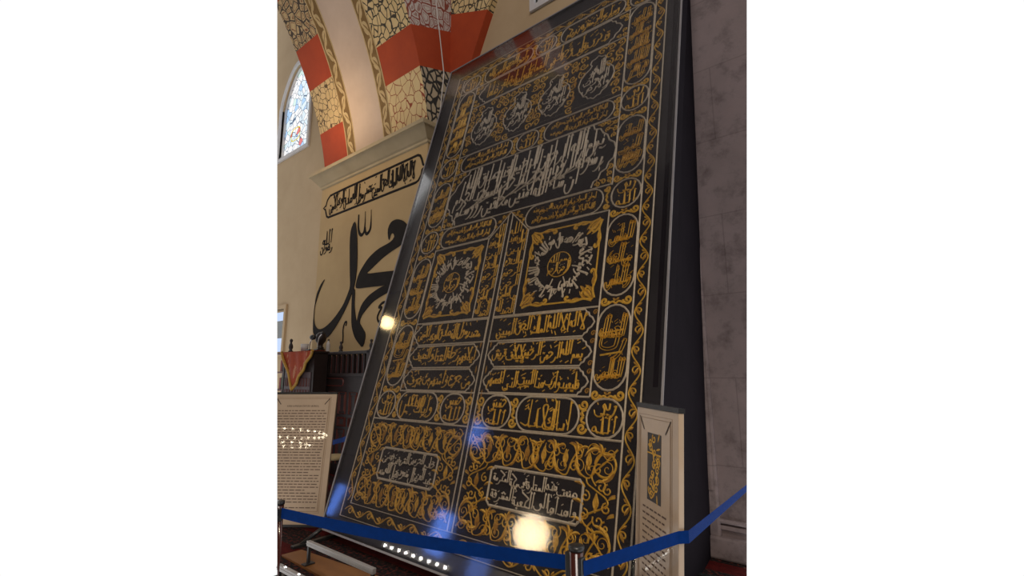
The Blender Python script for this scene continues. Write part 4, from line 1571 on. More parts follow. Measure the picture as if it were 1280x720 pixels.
# ---- side columns
side_text = (('قل اعوذ', 'برب الناس', 'ملك الناس', 'اله الناس', 'من شر'), ('الخناس', 'الذي', 'يوسوس'), ('الناس', 'من الجنة', 'والناس'), ('الحمد لله', 'رب', 'العالمين'))
for (u0, u1) in ((0.395, 0.70), (3.105, 3.40)):
    for k, (v0, v1) in enumerate(((4.74, 5.915), (3.63, 4.305), (2.37, 3.165), (1.565, 2.285))):
        lines = side_text[k]
        n = len(lines)
        H = (v1 - v0 - 0.16) / n
        tx = []
        for i, s in enumerate(lines):
            vv = v0 + 0.07 + H * (n - 1 - i)
            tx.append((s, u0 + 0.04, u1 - 0.04, vv, vv + H * 0.98, 1, 0.02, 0.05))
        cartouche(stadium(u0, u1, v0, v1), tx, bold=0.022, marks=10, name='column_cartouche', ol=0.012, tw=0.008)
        t = MB()
        for i in range(n):
            vv = v0 + 0.10 + H * i
            t.ribbon([(u0 + 0.05, vv), (u1 - 0.05, vv + 0.025)], 0.016, 0.006)
        sub(t, 'long_stroke', M_gold)
    for v0, v1 in ((4.39, 4.70), (3.245, 3.555)):
        oval(u0, u1, v0, v1)
    for v in (4.72, 4.345, 3.59, 3.205, 2.325, 1.53):
        m = MB()
        scroll_pair(m, u0 + 0.0, u1 - 0.0, v - 0.055, v + 0.055, True)
        sub(m, 'scroll_ornament', M_gold)

# ---- bottom floral fields with silver plaques
def plaque(u0, u1, v0, v1, l1, l2):
    c = 0.03
    o_ = [(u0 + c, v0), (u1 - c, v0), (u1 - c * 0.6, v0 + c * 0.6), (u1, v0 + c), (u1, v1 - c), (u1 - c * 0.6, v1 - c * 0.6), (u1 - c, v1), (u0 + c, v1), (u0 + c * 0.6, v1 - c * 0.6), (u0, v1 - c), (u0, v0 + c), (u0 + c * 0.6, v0 + c * 0.6)]
    cartouche(o_, [(l1, u0 + 0.04, u1 - 0.04, (v0 + v1) / 2 - 0.005, v1 - 0.015, 2, 0, 0.06), (l2, u0 + 0.04, u1 - 0.04, v0 + 0.012, (v0 + v1) / 2 + 0.015, 2, 0, 0.06)], gold=False, bold=0.018, name='plaque', w=0.022, marks=14)


def floral(u0, u1, v0, v1, pu0, pu1, pv0, pv1, seed):
    m_ = MB()
    cx = (u0 + u1) / 2
    half = MB()

    # one half, mirrored about the middle of the field
    def S(pts, w=0.015):
        half.ribbon(spline(pts, 6), w, 0.008, (1.0, 0.8))
    W = cx - u0
    # upper band: wave of stems with tulips
    tv = (v1 + pv1) / 2
    bv = (v0 + pv0) / 2
    hgt = (v1 - pv1)
    for yy, hh in ((tv, hgt), (bv, pv0 - v0)):
        for k in range(3):
            x = u0 + 0.26 + k * (W - 0.26) / 2.4
            tulip(half, x, yy - 0.05, 0.11, PI / 2)
            S([(x - 0.13, yy + 0.10), (x - 0.06, yy - 0.02), (x - 0.02, yy - hh * 0.42), (x + 0.07, yy - hh * 0.30), (x + 0.12, yy + 0.06), (x + 0.16, yy + hh * 0.38)], 0.014)
            half.ribbon(spiral(x + 0.095, yy + 0.03, 0.045, 1.2, 1.0, 1, 12), 0.012, 0.006)
            half.ribbon(spiral(x - 0.085, yy - 0.06, 0.042, 1.2, 2.0, -1, 12), 0.012, 0.006)
            half.leaf(x - 0.09, yy + 0.03, 0.11, 2.2, 0.045, curl=-0.8)
            half.leaf(x + 0.07, yy - 0.09, 0.11, 0.4, 0.045, curl=0.8)
            half.leaf(x + 0.01, yy + hh * 0.30, 0.10, 0.3, 0.04, curl=-0.7)
            half.leaf(x - 0.02, yy + hh * 0.36, 0.10, 2.9, 0.04, curl=0.7)
            half.leaf(x + 0.03, yy - hh * 0.40, 0.09, 0.1, 0.035, curl=0.6)
    # corners: large crossing loops
    for yy, s in ((v1 - 0.17, 1), (v0 + 0.17, -1)):
        x = u0 + 0.12
        half.ribbon([(x + 0.085 * math.cos(a * 0.26), yy + 0.085 * math.sin(a * 0.26)) for a in range(22)], 0.018, 0.008)
        half.leaf(x - 0.07, yy + s * 0.09, 0.15, -s * 0.6, 0.05, curl=0.7 * s)
        half.leaf(x + 0.05, yy + s * 0.10, 0.14, s * 0.4, 0.05, curl=-0.8 * s)
        half.leaf(x - 0.08, yy - s * 0.02, 0.16, -s * 1.3, 0.055, curl=0.6 * s)
        S([(x - 0.09, yy + s * 0.12), (x, yy + 0.02 * s), (x + 0.10, yy - s * 0.08), (x + 0.06, yy - 0.15 * s)])
        half.ribbon(spiral(x + 0.02, yy - s * 0.15, 0.05, 1.2, 0.5, s, 12), 0.013, 0.006)
    # side stems beside the plaque
    sx = (u0 + pu0) / 2 + 0.01
    wv = (pu0 - u0) * 0.30
    n = 26
    S([(sx + wv * math.sin(i * 0.9), pv0 - 0.02 + (pv1 - pv0 + 0.04) * i / 9) for i in range(10)])
    tulip(half, sx, (pv0 + pv1) / 2 - 0.03, 0.11, PI / 2)
    for k in range(5):
        yy = pv0 + (pv1 - pv0) * (k + 0.3) / 5
        sg = 1 if k % 2 else -1
        half.ribbon(spiral(sx + sg * wv * 0.9, yy, 0.042, 1.2, 1.5, sg, 12), 0.012, 0.006)
        half.leaf(sx - sg * wv, yy, 0.10, PI / 2 + sg * 0.7, 0.04, curl=sg * 0.6)
    # keep inside the field
    for v in half.bm.verts:
        v.co.x = min(max(v.co.x, u0 + 0.02), u1 - 0.02)
        v.co.y = min(max(v.co.y, v0 + 0.02), v1 - 0.02)
    t = bpy.data.meshes.new('t')
    half.bm.to_mesh(t)
    m_.bm.from_mesh(t)
    b0 = len(m_.bm.verts)
    m_.bm.from_mesh(t)
    m_.bm.verts.ensure_lookup_table()
    for v in m_.bm.verts[b0:]:
        v.co.x = 2 * cx - v.co.x
    half.bm.free()
    fill_scrolls(m_, [(u0 + 0.02, u1 - 0.02, pv1 + 0.03, v1 - 0.02), (u0 + 0.02, u1 - 0.02, v0 + 0.02, pv0 - 0.03)], 0.14, (), 0.009, seed=seed, leaves=False)
    sub(m_, 'floral_field', M_gold)


floral(0.37, 1.838, 0.32, 1.185, 0.68, 1.545, 0.60, 0.905, 11)
floral(1.897, 3.41, 0.32, 1.185, 2.22, 3.125, 0.585, 0.89, 12)
plaque(0.68, 1.545, 0.60, 0.905, 'خادم الحرمين الشريفين فهد بن', 'عبد العزيز ال سعود تقبل الله منه')
plaque(2.22, 3.125, 0.585, 0.89, 'صنعت هذه الستارة في مكة المكرمة', 'واهداها الى الكعبة المشرفة')

# ------------------------------------------------------------------ information boards
def info_board(label, A, B, H, lean, full, clip=None, title=None):
    A, B = Vector(A), Vector(B)
    e = (B - A)
    W = e.length
    e.normalize()
    ang = math.atan2(e.y, e.x)
    root = thing('information_board', label, 'information board', A, (0, 0, ang))
    # local: x along the board, tilted about x so that the top goes back
    T = Matrix.Rotation(R(90 - lean), 4, 'X')
    cl = None
    if clip:
        Mi = (Matrix.Translation(A) @ Matrix.Rotation(ang, 4, 'Z') @ T).inverted()
        cl = [(Mi @ Vector(clip[0]), (Mi.to_3x3() @ Vector(clip[1])))]

    def fin(mbx, name, m_):
        if cl:
            mbx.clip(cl)
        mbx.bm.transform(T)
        return mbx.build(name, m_, root)
    m_ = MB()
    m_.box(0, W, 0.0, H, -0.03, 0.0, 0.003)
    fin(m_, 'panel', M_board)
    m_ = MB()
    m_.box(-0.004, W + 0.004, H, H + 0.025, -0.034, 0.004)
    m_.box(-0.004, W + 0.004, -0.005, 0.02, -0.034, 0.004)
    fin(m_, 'edge_rail', M_gunmetal)
    m_ = MB()
    a, b, c, d = 0.055, W - 0.085, 0.16 if full else 0.05, H - 0.055
    m_.ribbon([(a, c), (b, c), (b, d), (a, d)], 0.012, 0.0006, closed=True, h0=0.0008)
    m_.ribbon([(a - 0.018, c - 0.018), (b + 0.018, c - 0.018), (b + 0.018, d + 0.018), (a - 0.018, d + 0.018)], 0.006, 0.0006, closed=True, h0=0.0008)
    fin(m_, 'border_line', M_frame_line)
    m_ = MB()
    for x, s in ((a, 1), (b, -1)):
        m_.ribbon([(x - s * 0.005, d + 0.005), (x + s * 0.055, d - 0.07)], 0.010, 0.0006, h0=0.0016)
    rg = random.Random(4)
    if full:
        cu = bpy.data.curves.new('t', 'FONT')
        cu.body = title
        cu.resolution_u = 2
        o = bpy.data.objects.new('t', cu)
        COL.objects.link(o)
        bpy.context.view_layer.update()
        ev = o.evaluated_get(bpy.context.evaluated_depsgraph_get())
        tm = ev.to_mesh()
        xs = [v.co.x for v in tm.vertices]
        w = max(xs) - min(xs)
        tw = 0.40
        vv = [m_.bm.verts.new(((W - 0.02) / 2 - tw / 2 + (v.co.x - min(xs)) / w * tw, H - 0.155 + v.co.y * 0.030, 0.0016)) for v in tm.vertices]
        for p in tm.polygons:
            m_.bm.faces.new([vv[i] for i in p.vertices])
        ev.to_mesh_clear()
        bpy.data.objects.remove(o)
        fin(m_, 'heading', M_ink_dark)
        t = MB()
        y = H - 0.205
        k = 0
        while y > c + 0.03:
            x = a + 0.03
            bold_line = k in (11, 17, 24, 25, 29, 30, 31)
            end = b - 0.02 - (rg.uniform(0.1, 0.3) if k in (10, 22, 28) else 0)
            while x < end - 0.02:
                wd = min(rg.uniform(0.02, 0.075), end - x)
                t.face([(x, y, 0.0012), (x + wd, y, 0.0012), (x + wd, y + 0.010, 0.0012), (x, y + 0.010, 0.0012)])
                x += wd + 0.012
            y -= 0.0325 if k != 32 else 0.06
            k += 1
        fin(t, 'small_print', M_ink)
    else:
        fin(m_, 'heading', M_ink_dark)
        t = MB()
        pw0, pw1, pv0, pv1 = 0.155, 0.325, H - 0.50, H - 0.135
        t.face([(pw0, pv0, 0.0012), (pw1, pv0, 0.0012), (pw1, pv1, 0.0012), (pw0, pv1, 0.0012)])
        fin(t, 'picture', M_case_black)
        g = MB()
        for i in range(14):
            g.ribbon(spiral(pw0 + rg.uniform(0.03, 0.14), pv0 + 0.03 + i * 0.0235, 0.026, 1.3, rg.uniform(0, 6), 1, 14), 0.009, 0.0006, h0=0.0016)
            g.leaf(pw0 + rg.uniform(0.03, 0.13), pv0 + 0.02 + i * 0.0235, 0.05, rg.uniform(0, 6), 0.018, 0.0006)
        g.ribbon([(pw0, pv1 - 0.11), (pw1, pv1 - 0.11)], 0.008, 0.0006, h0=0.0018)
        fin(g, 'picture_ornament', M_gold)
        t = MB()
        y = H - 0.55
        while y > 0.08:
            x = 0.10
            while x < W - 0.14:
                wd = min(rg.uniform(0.02, 0.06), W - 0.12 - x)
                t.face([(x, y, 0.0012), (x + wd, y, 0.0012), (x + wd, y + 0.009, 0.0012), (x, y + 0.009, 0.0012)])
                x += wd + 0.012
            y -= 0.034
        fin(t, 'small_print', M_ink)
    return root


info_board('tall cream board of printed text leaning left of the curtain', (-2.847, -0.282, 0.02), (-2.196, 0.194, 0.02), 1.50, 7.5, True, CUT_L, 'KÂBE KAPISININ ÖRTÜSÜ (BURKA)')
info_board('narrow cream board with a small black and gold picture before the curtain\'s right edge', (1.83, -0.22, 0.02), (2.213, -0.563, 0.02), 1.545, 4.0, False)

# ------------------------------------------------------------------ barrier posts and webbing
def post(label, x, y, h, clip=None):
    root = thing('barrier_post', label, 'barrier post', (x, y, 0), group=None)
    cl = [(Vector(clip[0]) - Vector((x, y, 0)), clip[1])] if clip else None

    def fin(m_, n, mt):
        if cl:
            m_.clip(cl)
        return m_.build(n, mt, root)
    m_ = MB()
    m_.lathe([(0.16, 0.0), (0.16, 0.012), (0.13, 0.028), (0.04, 0.04), (0.034, 0.06)], (0, 0, 0), 24)
    fin(m_, 'base', M_gunmetal)
    m_ = MB()
    m_.lathe([(0.0305, 0.05), (0.0305, h - 0.02)], (0, 0, 0), 20)
    fin(m_, 'pole', M_pole)
    m_ = MB()
    m_.lathe([(0.0, h - 0.022), (0.033, h - 0.022), (0.035, h - 0.012), (0.034, h - 0.003), (0.028, h), (0.0, h)], (0, 0, 0), 20)
    fin(m_, 'cap', M_gunmetal)
    m_ = MB()
    m_.box(-0.046, -0.012, -0.022, 0.022, h - 0.13, h - 0.03, 0.005)
    m_.box(0.024, 0.040, -0.030, 0.008, h - 0.11, h - 0.04, 0.003)
    fin(m_, 'belt_clip', M_black_plastic)
    return root


PX, PY, PHT = 2.035, -1.10, 1.045
post('dark red brown belt post standing before the curtain\'s lower right', PX, PY, PHT)
LX, LY, LH = 0.13, -1.47, 1.0
post('barrier post holding the left end of the long blue belt', LX, LY, LH, CUT_L)


def belt(label, pts, w, clip=None):
    m_ = MB()
    n = len(pts)
    P = [Vector(p) for p in pts]
    a, b = [], []
    th = Vector((0.0, 0.0015, 0))
    for p in P:
        a.append((m_.bm.verts.new(p + Vector((0, 0, w / 2)) - th), m_.bm.verts.new(p + Vector((0, 0, w / 2)) + th)))
        b.append((m_.bm.verts.new(p - Vector((0, 0, w / 2)) - th), m_.bm.verts.new(p - Vector((0, 0, w / 2)) + th)))
    for i in range(n - 1):
        m_.bm.faces.new((a[i][0], a[i + 1][0], b[i + 1][0], b[i][0]))
        m_.bm.faces.new((a[i][1], b[i][1], b[i + 1][1], a[i + 1][1]))
        m_.bm.faces.new((a[i][0], a[i][1], a[i + 1][1], a[i + 1][0]))
        m_.bm.faces.new((b[i][0], b[i + 1][0], b[i + 1][1], b[i][1]))
    if clip:
        m_.clip([clip])
    return tag(m_.build('barrier_belt', M_blue), label, 'barrier belt')


def sag(p, q, d, n=14):
    p, q = Vector(p), Vector(q)
    return [p.lerp(q, i / n) - Vector((0, 0, d * 4 * (i / n) * (1 - i / n))) for i in range(n + 1)]


belt('long blue belt crossing low in front of the curtain', sag((LX + 0.043, LY, 0.935), (PX - 0.047, PY, 0.965), 0.02), 0.060)
_edge, _e, _n = Vector((2.258, -0.513, 0.975)), Vector((0.745, -0.667, 0)), Vector((-0.667, -0.745, 0))
K1, K2 = _edge + _e * 0.014 + _n * 0.008, _edge + _e * 0.014 - _n * 0.046
belt('blue belt rising from the front post towards the stone pier', sag((PX + 0.043, PY - 0.015, 0.965), K1, 0.0, 4) + sag(K2, (1.935, 2.09, 0.685), 0.0, 10), 0.058, CUT_R)
m = MB()
belt('short blue belt glimpsed between the text board and the curtain', sag((-3.0, 0.72, 0.82), (-1.866, 0.30, 1.03), 0.0, 6), 0.06)

# ------------------------------------------------------------------ light bars and plank on the carpet
def led_bar(label, x0, x1, y, z, n, leds=True, yaw=0.0, clip=None, top=False):
    root = thing('led_light_bar', label, 'light bar', ((x0 + x1) / 2, y, 0.021), (0, 0, yaw))
    L = (x1 - x0) / 2
    cl = None
    if clip:
        Mi = root.matrix_basis.inverted()
        cl = [(Mi @ Vector(clip[0]), Mi.to_3x3() @ Vector(clip[1]))]
    m_ = MB()
    m_.box(-L, L, -0.018, 0.018, z - 0.022, z + 0.022, 0.003)
    m_.box(-L, L, -0.022, -0.017, z - 0.004, z + 0.004)
    if cl:
        m_.clip(cl)
    m_.build('housing', M_greybar, root)
    for s in (-1, 1):
        m_ = MB()
        xx = s * (L - 0.02)
        m_.box(xx - 0.012, xx + 0.012, -0.012, 0.012, 0.0, z - 0.02)
        m_.box(xx - 0.035, xx + 0.035, -0.05, 0.05, 0.0, 0.012, 0.003)
        if cl:
            m_.clip(cl)
        if len(m_.bm.verts):
            m_.build('leg', M_gunmetal, root)
        else:
            m_.bm.free()
    if leds:
        m_ = MB()
        for i in range(n):
            xx = -L + (i + 0.5) * 2 * L / n
            r = bmesh.ops.create_uvsphere(m_.bm, u_segments=10, v_segments=6, radius=0.008 if top else 0.012)
            for v in r['verts']:
                v.co = (v.co.x + xx, v.co.y, v.co.z * 0.5 + z + 0.022) if top else (v.co.x + xx, v.co.y * 0.5 + 0.021, v.co.z + z)
        if cl:
            m_.clip(cl, cap=False)
        m_.build('led', M_led, root)
    return root


led_bar('grey light bar on two feet before the curtain\'s lower left corner', -1.31, -0.27, -0.46, 0.18, 9)
led_bar('lower light bar with two lit lamps at the bottom left', -1.24, -0.30, -0.76, 0.08, 4, True, top=True)
m = MB()
m.prism([(-1.72, -0.50), (-1.70, -0.31), (-0.2, -0.17), (-0.2, -0.50), (-0.95, -0.52)], 0.001, 0.02, 'Z')
tag(m.build('wooden_plank', M_oak), 'flat orange brown wooden board lying on the carpet', 'plank')

# ------------------------------------------------------------------ carved wooden platform by the pier
YB = 1.86
PL = thing('wooden_platform', 'dark carved wooden platform with spindle rail in front of the painted pier', 'platform', (-4.5, YB, 0))


def pl(mbx, name, mt, parent=PL):
    for v in mbx.bm.verts:
        v.co -= Vector((-4.5, YB, 0))
    return mbx.build(name, mt, parent)


m = MB()
m.box(-5.52, -2.95, YB, YB + 0.26, 0.0, 1.72)
pl(m, 'body', M_wood)
m = MB()
m.box(-5.55, -2.95, YB - 0.03, YB + 0.10, 2.09, 2.145, 0.01)
pl(m, 'top_rail', M_wood)
m = MB()
m.box(-5.55, -2.95, YB - 0.03, YB + 0.10, 1.70, 1.755, 0.01)
pl(m, 'bottom_rail', M_wood)
x = -5.36
while x < -3.2:
    m = MB()
    m.box(x - 0.028, x + 0.028, YB, YB + 0.05, 1.75, 2.09, 0.006)
    b_ = pl(m, 'baluster', M_wood)
    m = MB()
    m.box(x - 0.030, x - 0.020, YB - 0.006, YB, 1.76, 2.08)
    for v in m.bm.verts:
        v.co -= Vector((-4.5, YB, 0))
    m.build('edge_strip', M_wood_red, b_)
    x += 0.165
# back boarding seen dark between the spindles
m = MB()
m.box(-5.5, -2.95, YB + 0.20, YB + 0.24, 1.72, 2.08)
pl(m, 'back_board', M_wood)


def moulded_frame(x0, x1, z0, z1, name='carved_panel'):
    m_ = MB()
    w = 0.022
    pts = [(x0, z0), (x1, z0), (x1, z1), (x0, z1)]
    m_.ribbon(pts, w, 0.02, closed=True)
    m_.ribbon([((x0 + x1) / 2 + (p[0] - (x0 + x1) / 2) * 0.6, (z0 + z1) / 2 + (p[1] - (z0 + z1) / 2) * 0.75) for p in pts], w * 0.7, 0.012, closed=True)
    upright(m_, 0, 0, YB)
    return pl(m_, name, M_wood_red)


m = MB()
m.ribbon(stadium(-5.42, -4.62, 1.53, 1.66), 0.022, 0.02, closed=True)
upright(m, 0, 0, YB)
pl(m, 'rounded_slot_panel', M_wood_red)
for k in range(7):
    x = -5.42 + k * 0.34
    moulded_frame(x, x + 0.22, 1.05, 1.42)
    moulded_frame(x, x + 0.22, 0.20, 0.78)
    moulded_frame(x, x + 0.24, 0.84, 0.98)
fin_prof = [(0.035, 0), (0.04, 0.02), (0.022, 0.035), (0.036, 0.075), (0.03, 0.11), (0.016, 0.135), (0.018, 0.15), (0.026, 0.165), (0.024, 0.185), (0.0, 0.20)]
for fx in (-4.82, -3.875):
    m = MB()
    m.lathe(fin_prof, (fx, YB + 0.03, 2.14), 12)
    if fx > -4.0:
        m.box(fx - 0.045, fx + 0.045, YB - 0.03, YB + 0.07, 1.70, 2.15, 0.006)
    pl(m, 'finial', M_wood)
m = MB()
m.box(-5.60, -5.47, YB - 0.05, YB + 0.09, 0.0, 2.22, 0.01)
m.lathe([(0.06, 0), (0.07, 0.03), (0.045, 0.06), (0.05, 0.10), (0.095, 0.16), (0.105, 0.22), (0.085, 0.29), (0.04, 0.33), (0.0, 0.34)], (-5.535, YB + 0.02, 2.21), 16)
pl(m, 'corner_post', M_wood)

# preacher's desk with the hanging cloth
YD = 1.50
DK = thing('wooden_desk', 'tall dark wooden reading desk left of the spindle rail', 'reading desk', (-5.6, YD, 0))


def dk(mbx, name, mt, parent=DK):
    for v in mbx.bm.verts:
        v.co -= Vector((-5.6, YD, 0))
    return mbx.build(name, mt, parent)


m = MB()
m.box(-6.10, -5.03, YD, YD + 0.26, 0.0, 2.12)
dk(m, 'body', M_wood)
m = MB()
m.box(-6.13, -5.00, YD - 0.03, YD + 0.27, 2.12, 2.155, 0.008)
dk(m, 'desk_top', M_wood)
m = MB()
m.box(-6.06, -5.10, YD - 0.016, YD, 1.0, 1.78, 0.004)
dk(m, 'front_panel', M_wood_purple)
m = MB()
for k in range(9):
    for j in range(3):
        x0 = -6.02 + k * 0.102
        z0 = 1.10 + j * 0.21
        m.ribbon([(x0, z0), (x0 + 0.07, z0), (x0 + 0.07, z0 + 0.15), (x0, z0 + 0.15)], 0.012, 0.008, closed=True)
upright(m, 0, 0, YD - 0.016)
dk(m, 'geometric_strapwork', M_wood_red)
m = MB()
m.lathe([(r_ * 1.15, z * 1.35) for r_, z in fin_prof], (-6.04, YD + 0.05, 2.155), 12)
dk(m, 'finial', M_wood)

# hanging cloth: a triangle with folds and a gold fringe
CL = thing('hanging_cloth', 'orange red triangular cloth with gold fringe hanging over the desk', 'cloth', (-5.58, YD - 0.04, 2.16))
P0, P1, P2 = Vector((-0.56, 0, 0.0)), Vector((0.60, 0, 0.0)), Vector((-0.01, 0, -0.70))
m = MB()
n = 14
g = {}
for i in range(n + 1):
    for j in range(n + 1 - i):
        a, b = i / n, j / n
        p = P0 * (1 - a - b) + P1 * a + P2 * b
        p.y = -0.012 - 0.014 * math.sin(p.x * 22 + p.z * 6) - 0.02 * b
        g[i, j] = m.bm.verts.new(p)
for i in range(n):
    for j in range(n - i):
        m.bm.faces.new((g[i, j], g[i + 1, j], g[i, j + 1])).smooth = True
        if i + j < n - 1:
            m.bm.faces.new((g[i + 1, j], g[i + 1, j + 1], g[i, j + 1])).smooth = True
# the part lying on the desk top
v = m.verts([(-0.56, 0.0, 0.004), (0.60, 0.0, 0.004), (0.56, 0.25, 0.006), (-0.37, 0.25, 0.006), (-0.37, 0.03, 0.004), (-0.56, 0.02, 0.004)])
m.bm.faces.new(v)
cloth = m.build('cloth_sheet', M_drape, CL)
sol = cloth.modifiers.new('thickness', 'SOLIDIFY')
sol.thickness = 0.006
m = MB()
for a, b in ((P0, P2), (P2, P1)):
    pts = [(a.lerp(b, i / 16)) for i in range(17)]
    m.tube([(p.x, -0.025 - 0.014 * math.sin(p.x * 22 + p.z * 6) - 0.02 * abs(p.z) / 0.7, p.z) for p in pts], 0.027, 8)
m.build('gold_fringe', M_fringe, CL)
m = MB()
m.leaf(-0.02, -0.50, 0.26, PI / 2, 0.10)
m.ribbon(spiral(0.02, -0.33, 0.05, 1.2, 0, 1, 12), 0.016, 0.005)
for k in range(4):
    m.leaf(-0.36 + k * 0.05, -0.12 - 0.09 * k, 0.09, PI / 2, 0.05)
    m.leaf(0.40 - k * 0.06, -0.10 - 0.09 * k, 0.09, PI / 2, 0.05)
for v_ in m.bm.verts:
    u, w_, h = v_.co
    v_.co = (u, -0.030 - h - 0.014 * math.sin(u * 22 + w_ * 6) - 0.02 * abs(w_) / 0.7 + 0.012, w_)
m.build('embroidered_motif', M_motif, CL)


# small things standing on the desk
def microphone(label, x, y, z, hgt, dx, head):
    root = thing('microphone', label, 'microphone', (x, y, z))
    m_ = MB()
    m_.box(-0.07, 0.07, -0.045, 0.045, 0.0, 0.025, 0.005)
    m_.build('base', M_black_plastic, root)
    m_ = MB()
    m_.tube(spline([(0, 0, 0.02), (0.005, 0, hgt * 0.5), (dx * 0.3, 0, hgt * 0.8), (dx, 0, hgt)], 6), 0.011, 8)
    m_.build('gooseneck', M_alu, root)
    m_ = MB()
    bmesh.ops.create_uvsphere(m_.bm, u_segments=14, v_segments=10, radius=head)
    for v_ in m_.bm.verts:
        v_.co = (v_.co.x * 1.35 + dx, v_.co.y, v_.co.z * 0.9 + hgt + head * 0.5)
    m_.build('foam_head', M_black_plastic, root, smooth=True)
    return root


microphone('black foam microphone on the left of the desk top', -5.42, YD + 0.10, 2.173, 0.22, 0.10, 0.055)
microphone('slim striped microphone bent over the desk beside the corner post', -5.20, YD + 0.14, 2.173, 0.30, 0.14, 0.03)


def cup(label, x, y, z, r, h):
    root = thing('plastic_cup', label, 'cup', (x, y, z))
    m_ = MB()
    m_.lathe([(r * 0.8, 0.0), (r, h), (r * 0.95, h), (r * 0.75, 0.006)], (0, 0, 0), 14)
    m_.build('cup_wall', M_white_plastic, root)
    return root


cup('pale plastic cup at the left end of the desk top', -5.72, YD + 0.16, 2.173, 0.075, 0.14)
bt = thing('water_bottle', 'clear water bottle standing right of the corner post', 'bottle', (-4.80 - 0.52, YB + 0.06, 2.146))
m = MB()
m.lathe([(0.034, 0.0), (0.036, 0.02), (0.036, 0.15), (0.03, 0.18), (0.014, 0.215), (0.014, 0.23)], (0, 0, 0), 14)
m.build('bottle_body', M_white_plastic, bt)
m = MB()
m.lathe([(0.017, 0.225), (0.017, 0.25), (0.0, 0.252)], (0, 0, 0), 12)
m.build('bottle_cap', M_gunmetal, bt)

# bookcase with books at the left border
BC = thing('bookcase', 'dark bookcase with few books standing left of the reading desk', 'bookcase', (-6.4, YD, 0))
cb = [(Vector(CUT_L[0]) - Vector((-6.4, YD, 0)), CUT_L[1])]
for nm, bx in (('back_panel', (-0.36, 0.25, 0.26, 0.28, 0.0, 2.16)), ('side_panel', (0.23, 0.26, 0.0, 0.28, 0.0, 2.16)), ('shelf', (-0.36, 0.23, 0.0, 0.26, 2.13, 2.165)), ('shelf', (-0.36, 0.23, 0.0, 0.26, 1.76, 1.79)), ('shelf', (-0.36, 0.23, 0.0, 0.26, 1.42, 1.45)), ('shelf', (-0.36, 0.23, 0.0, 0.26, 1.08, 1.11))):
    m = MB()
    m.box(*bx)
    m.clip(cb)
    m.build(nm, M_wood_red if nm == 'shelf' else M_wood, BC)
bookmats = [simple('book_red', (0.22, 0.012, 0.012), None, 9, 0.6), simple('book_dark', (0.03, 0.012, 0.014), None, 9, 0.6), simple('book_green', (0.03, 0.06, 0.025), None, 9, 0.6), simple('book_gold', (0.35, 0.20, 0.05), None, 9, 0.6)]
page = simple('book_pages', (0.5, 0.42, 0.3), None, 9, 0.8)
blab = {(1.79, 0): 'dark red book on the upper shelf of the bookcase, first from the desk side', (1.79, 1): 'black bound book on the upper shelf, second from the desk side', (1.79, 2): 'red book on the upper shelf, third from the desk side',
        (1.45, 0): 'gold bound book on the lower shelf, next to the desk side', (1.45, 1): 'green book on the lower shelf beside the gold bound book', (1.45, 2): 'red book on the lower shelf beside the green book'}
bm_i = {(1.79, 0): 0, (1.79, 1): 1, (1.79, 2): 0, (1.45, 0): 3, (1.45, 1): 2, (1.45, 2): 0}
for (z, k), lab in blab.items():
    x = -6.4 + 0.19 - k * 0.075
    root = thing('book', lab, 'book', (x, YD + 0.04, z + 0.002), group='books in the bookcase')
    hh = 0.25 - 0.015 * k
    m = MB()
    m.box(-0.033, 0.033, 0.0, 0.012, 0, hh, 0.003)
    m.box(-0.033, -0.028, 0.012, 0.17, 0, hh)
    m.box(0.028, 0.033, 0.012, 0.17, 0, hh)
    m.build('cover', bookmats[bm_i[(z, k)]], root)
    m = MB()
    m.box(-0.027, 0.027, 0.013, 0.165, 0.004, hh - 0.004)
    m.build('pages', page, root)

# low stool with a pale seat beyond the text board
st = thing('low_stool', 'low stool with pale beige seat between the text board and the curtain', 'stool', (-3.86, 1.30, 0))
m = MB()
m.lathe([(0.0, 0.44), (0.17, 0.44), (0.185, 0.455), (0.185, 0.48), (0.16, 0.495), (0.0, 0.50)], (0, 0, 0), 20)
m.build('seat', M_beige, st)
for a in range(3):
    m = MB()
    c_, s_ = math.cos(a * 2.094), math.sin(a * 2.094)
    m.tube([(0.11 * c_, 0.11 * s_, 0.445), (0.16 * c_, 0.16 * s_, 0.0)], 0.016, 8)
    m.build('leg', M_wood, st)

# thin cable hanging beside the arch down to the curtain frame
m = MB()
m.tube([(-2.95, 1.70, 12.55), (-2.32, 1.80, 8.06), (-2.12, 1.84, 6.60), (-1.880, 1.50, 5.0)], 0.010, 6)
tag(m.build('cable', M_cable), 'thin pale cable hanging past the painted arch to the curtain', 'cable')

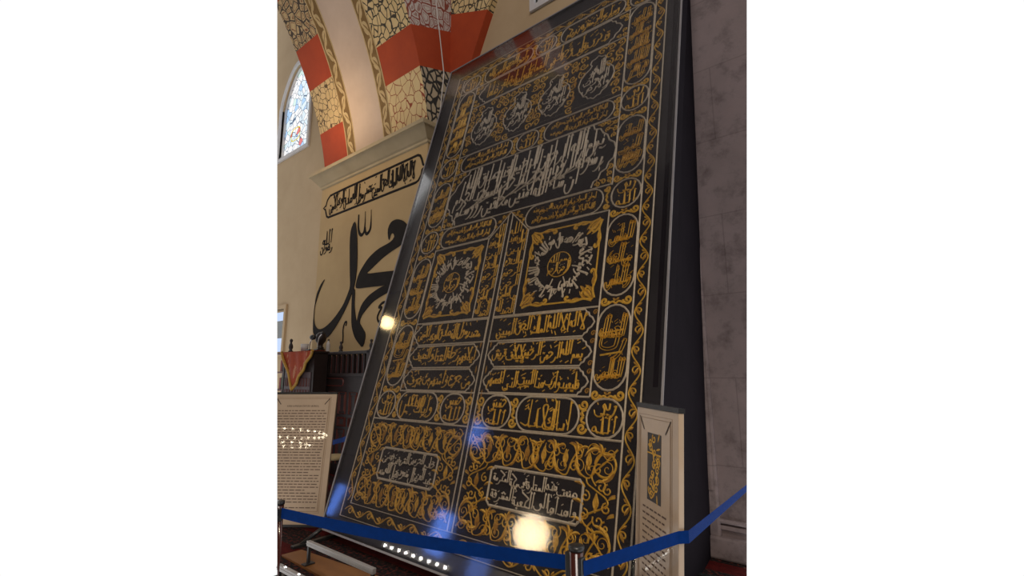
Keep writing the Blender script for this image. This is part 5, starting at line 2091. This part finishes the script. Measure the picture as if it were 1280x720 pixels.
# ------------------------------------------------------------------ lamps of the hall (behind the viewer, mirrored in the clear sheets)
def globe(label, loc, r, stand=False, watts=0, aim=None, glow=None):
    root = thing('globe_lamp', label, 'lamp', loc)
    m_ = MB()
    bmesh.ops.create_uvsphere(m_.bm, u_segments=20, v_segments=12, radius=r)
    m_.build('globe', glow or M_globe, root, smooth=True)
    m_ = MB()
    if watts:
        l_ = lamp('globe_light', 'SPOT', (0, 0, 0), watts, (1.0, 0.80, 0.52), r, None, root)
        l_.rotation_euler = (Vector(aim) - Vector(loc)).to_track_quat('-Z', 'Y').to_euler()
        l_.data.spot_size = R(58)
        l_.data.spot_blend = 0.9
        l_.location = (Vector(aim) - Vector(loc)).normalized() * (r + 0.02)
        l_.data.shadow_soft_size = 0.36
    if stand:
        m_.tube([(0, 0, -r * 0.97), (0, 0, 0.03 - loc[2])], 0.02, 8)
        m_.lathe([(0.20, -loc[2]), (0.20, 0.02 - loc[2]), (0.03, 0.05 - loc[2])], (0, 0, 0), 16)
        m_.build('stand', M_gunmetal, root)
    else:
        m_.tube([(0, 0, r * 0.97), (0, 0, 15.0 - loc[2])], 0.012, 6)
        m_.lathe([(0.07, r * 0.93), (0.05, r * 1.15), (0.02, r * 1.3)], (0, 0, 0), 12)
        m_.build('hanging_rod', M_gunmetal, root)


d1 = Vector((-0.57, -0.81, 0.14))
q1 = Vector((0.88, 0.12, 0.55))
globe('warm globe lamp mirrored low in the curtain sheets', q1 + d1 * 7.0, 0.21, True, 110, (0.3, 0.35, 1.25))
d2 = Vector((-0.80, -0.45, 0.39))
q2 = Vector((-1.71, 0.63, 2.36))
globe('warm globe lamp mirrored at the curtain\'s left edge', q2 + d2 * 9.0, 0.20, glow=emit('brightly_lit_globe', (1.0, 0.74, 0.36), 11))

ch = thing('chandelier', 'low round chandelier of many small bulbs mirrored in the text board', 'chandelier', (-1.3, -9.0, 0))
m = MB()
for r_, z_ in ((1.0, 2.10), (0.6, 1.80)):
    m.tube([(r_ * math.cos(2 * PI * k / 40), r_ * math.sin(2 * PI * k / 40), z_) for k in range(41)], 0.014, 6)
m.build('ring', M_gunmetal, ch)
m = MB()
for k in range(6):
    a = 2 * PI * k / 6
    m.tube([(math.cos(a), math.sin(a), 2.10), (0, 0, 4.0)], 0.006, 5)
    m.tube([(0.6 * math.cos(a), 0.6 * math.sin(a), 1.80), (math.cos(a), math.sin(a), 2.10)], 0.006, 5)
m.tube([(0, 0, 4.0), (0, 0, 15.0)], 0.012, 6)
m.build('hanging_chain', M_gunmetal, ch)
mesh0 = None
for r_, z_, n_ in ((1.0, 2.15, 30), (0.6, 1.85, 16)):
    for k in range(n_):
        if mesh0 is None:
            m = MB()
            bmesh.ops.create_uvsphere(m.bm, u_segments=8, v_segments=6, radius=0.032)
            o = m.build('bulb', M_bulb, ch)
            mesh0 = o
        else:
            o = mesh0.copy()
            COL.objects.link(o)
            o.parent = ch
        o.location = (r_ * math.cos(2 * PI * k / n_), r_ * math.sin(2 * PI * k / n_), z_)
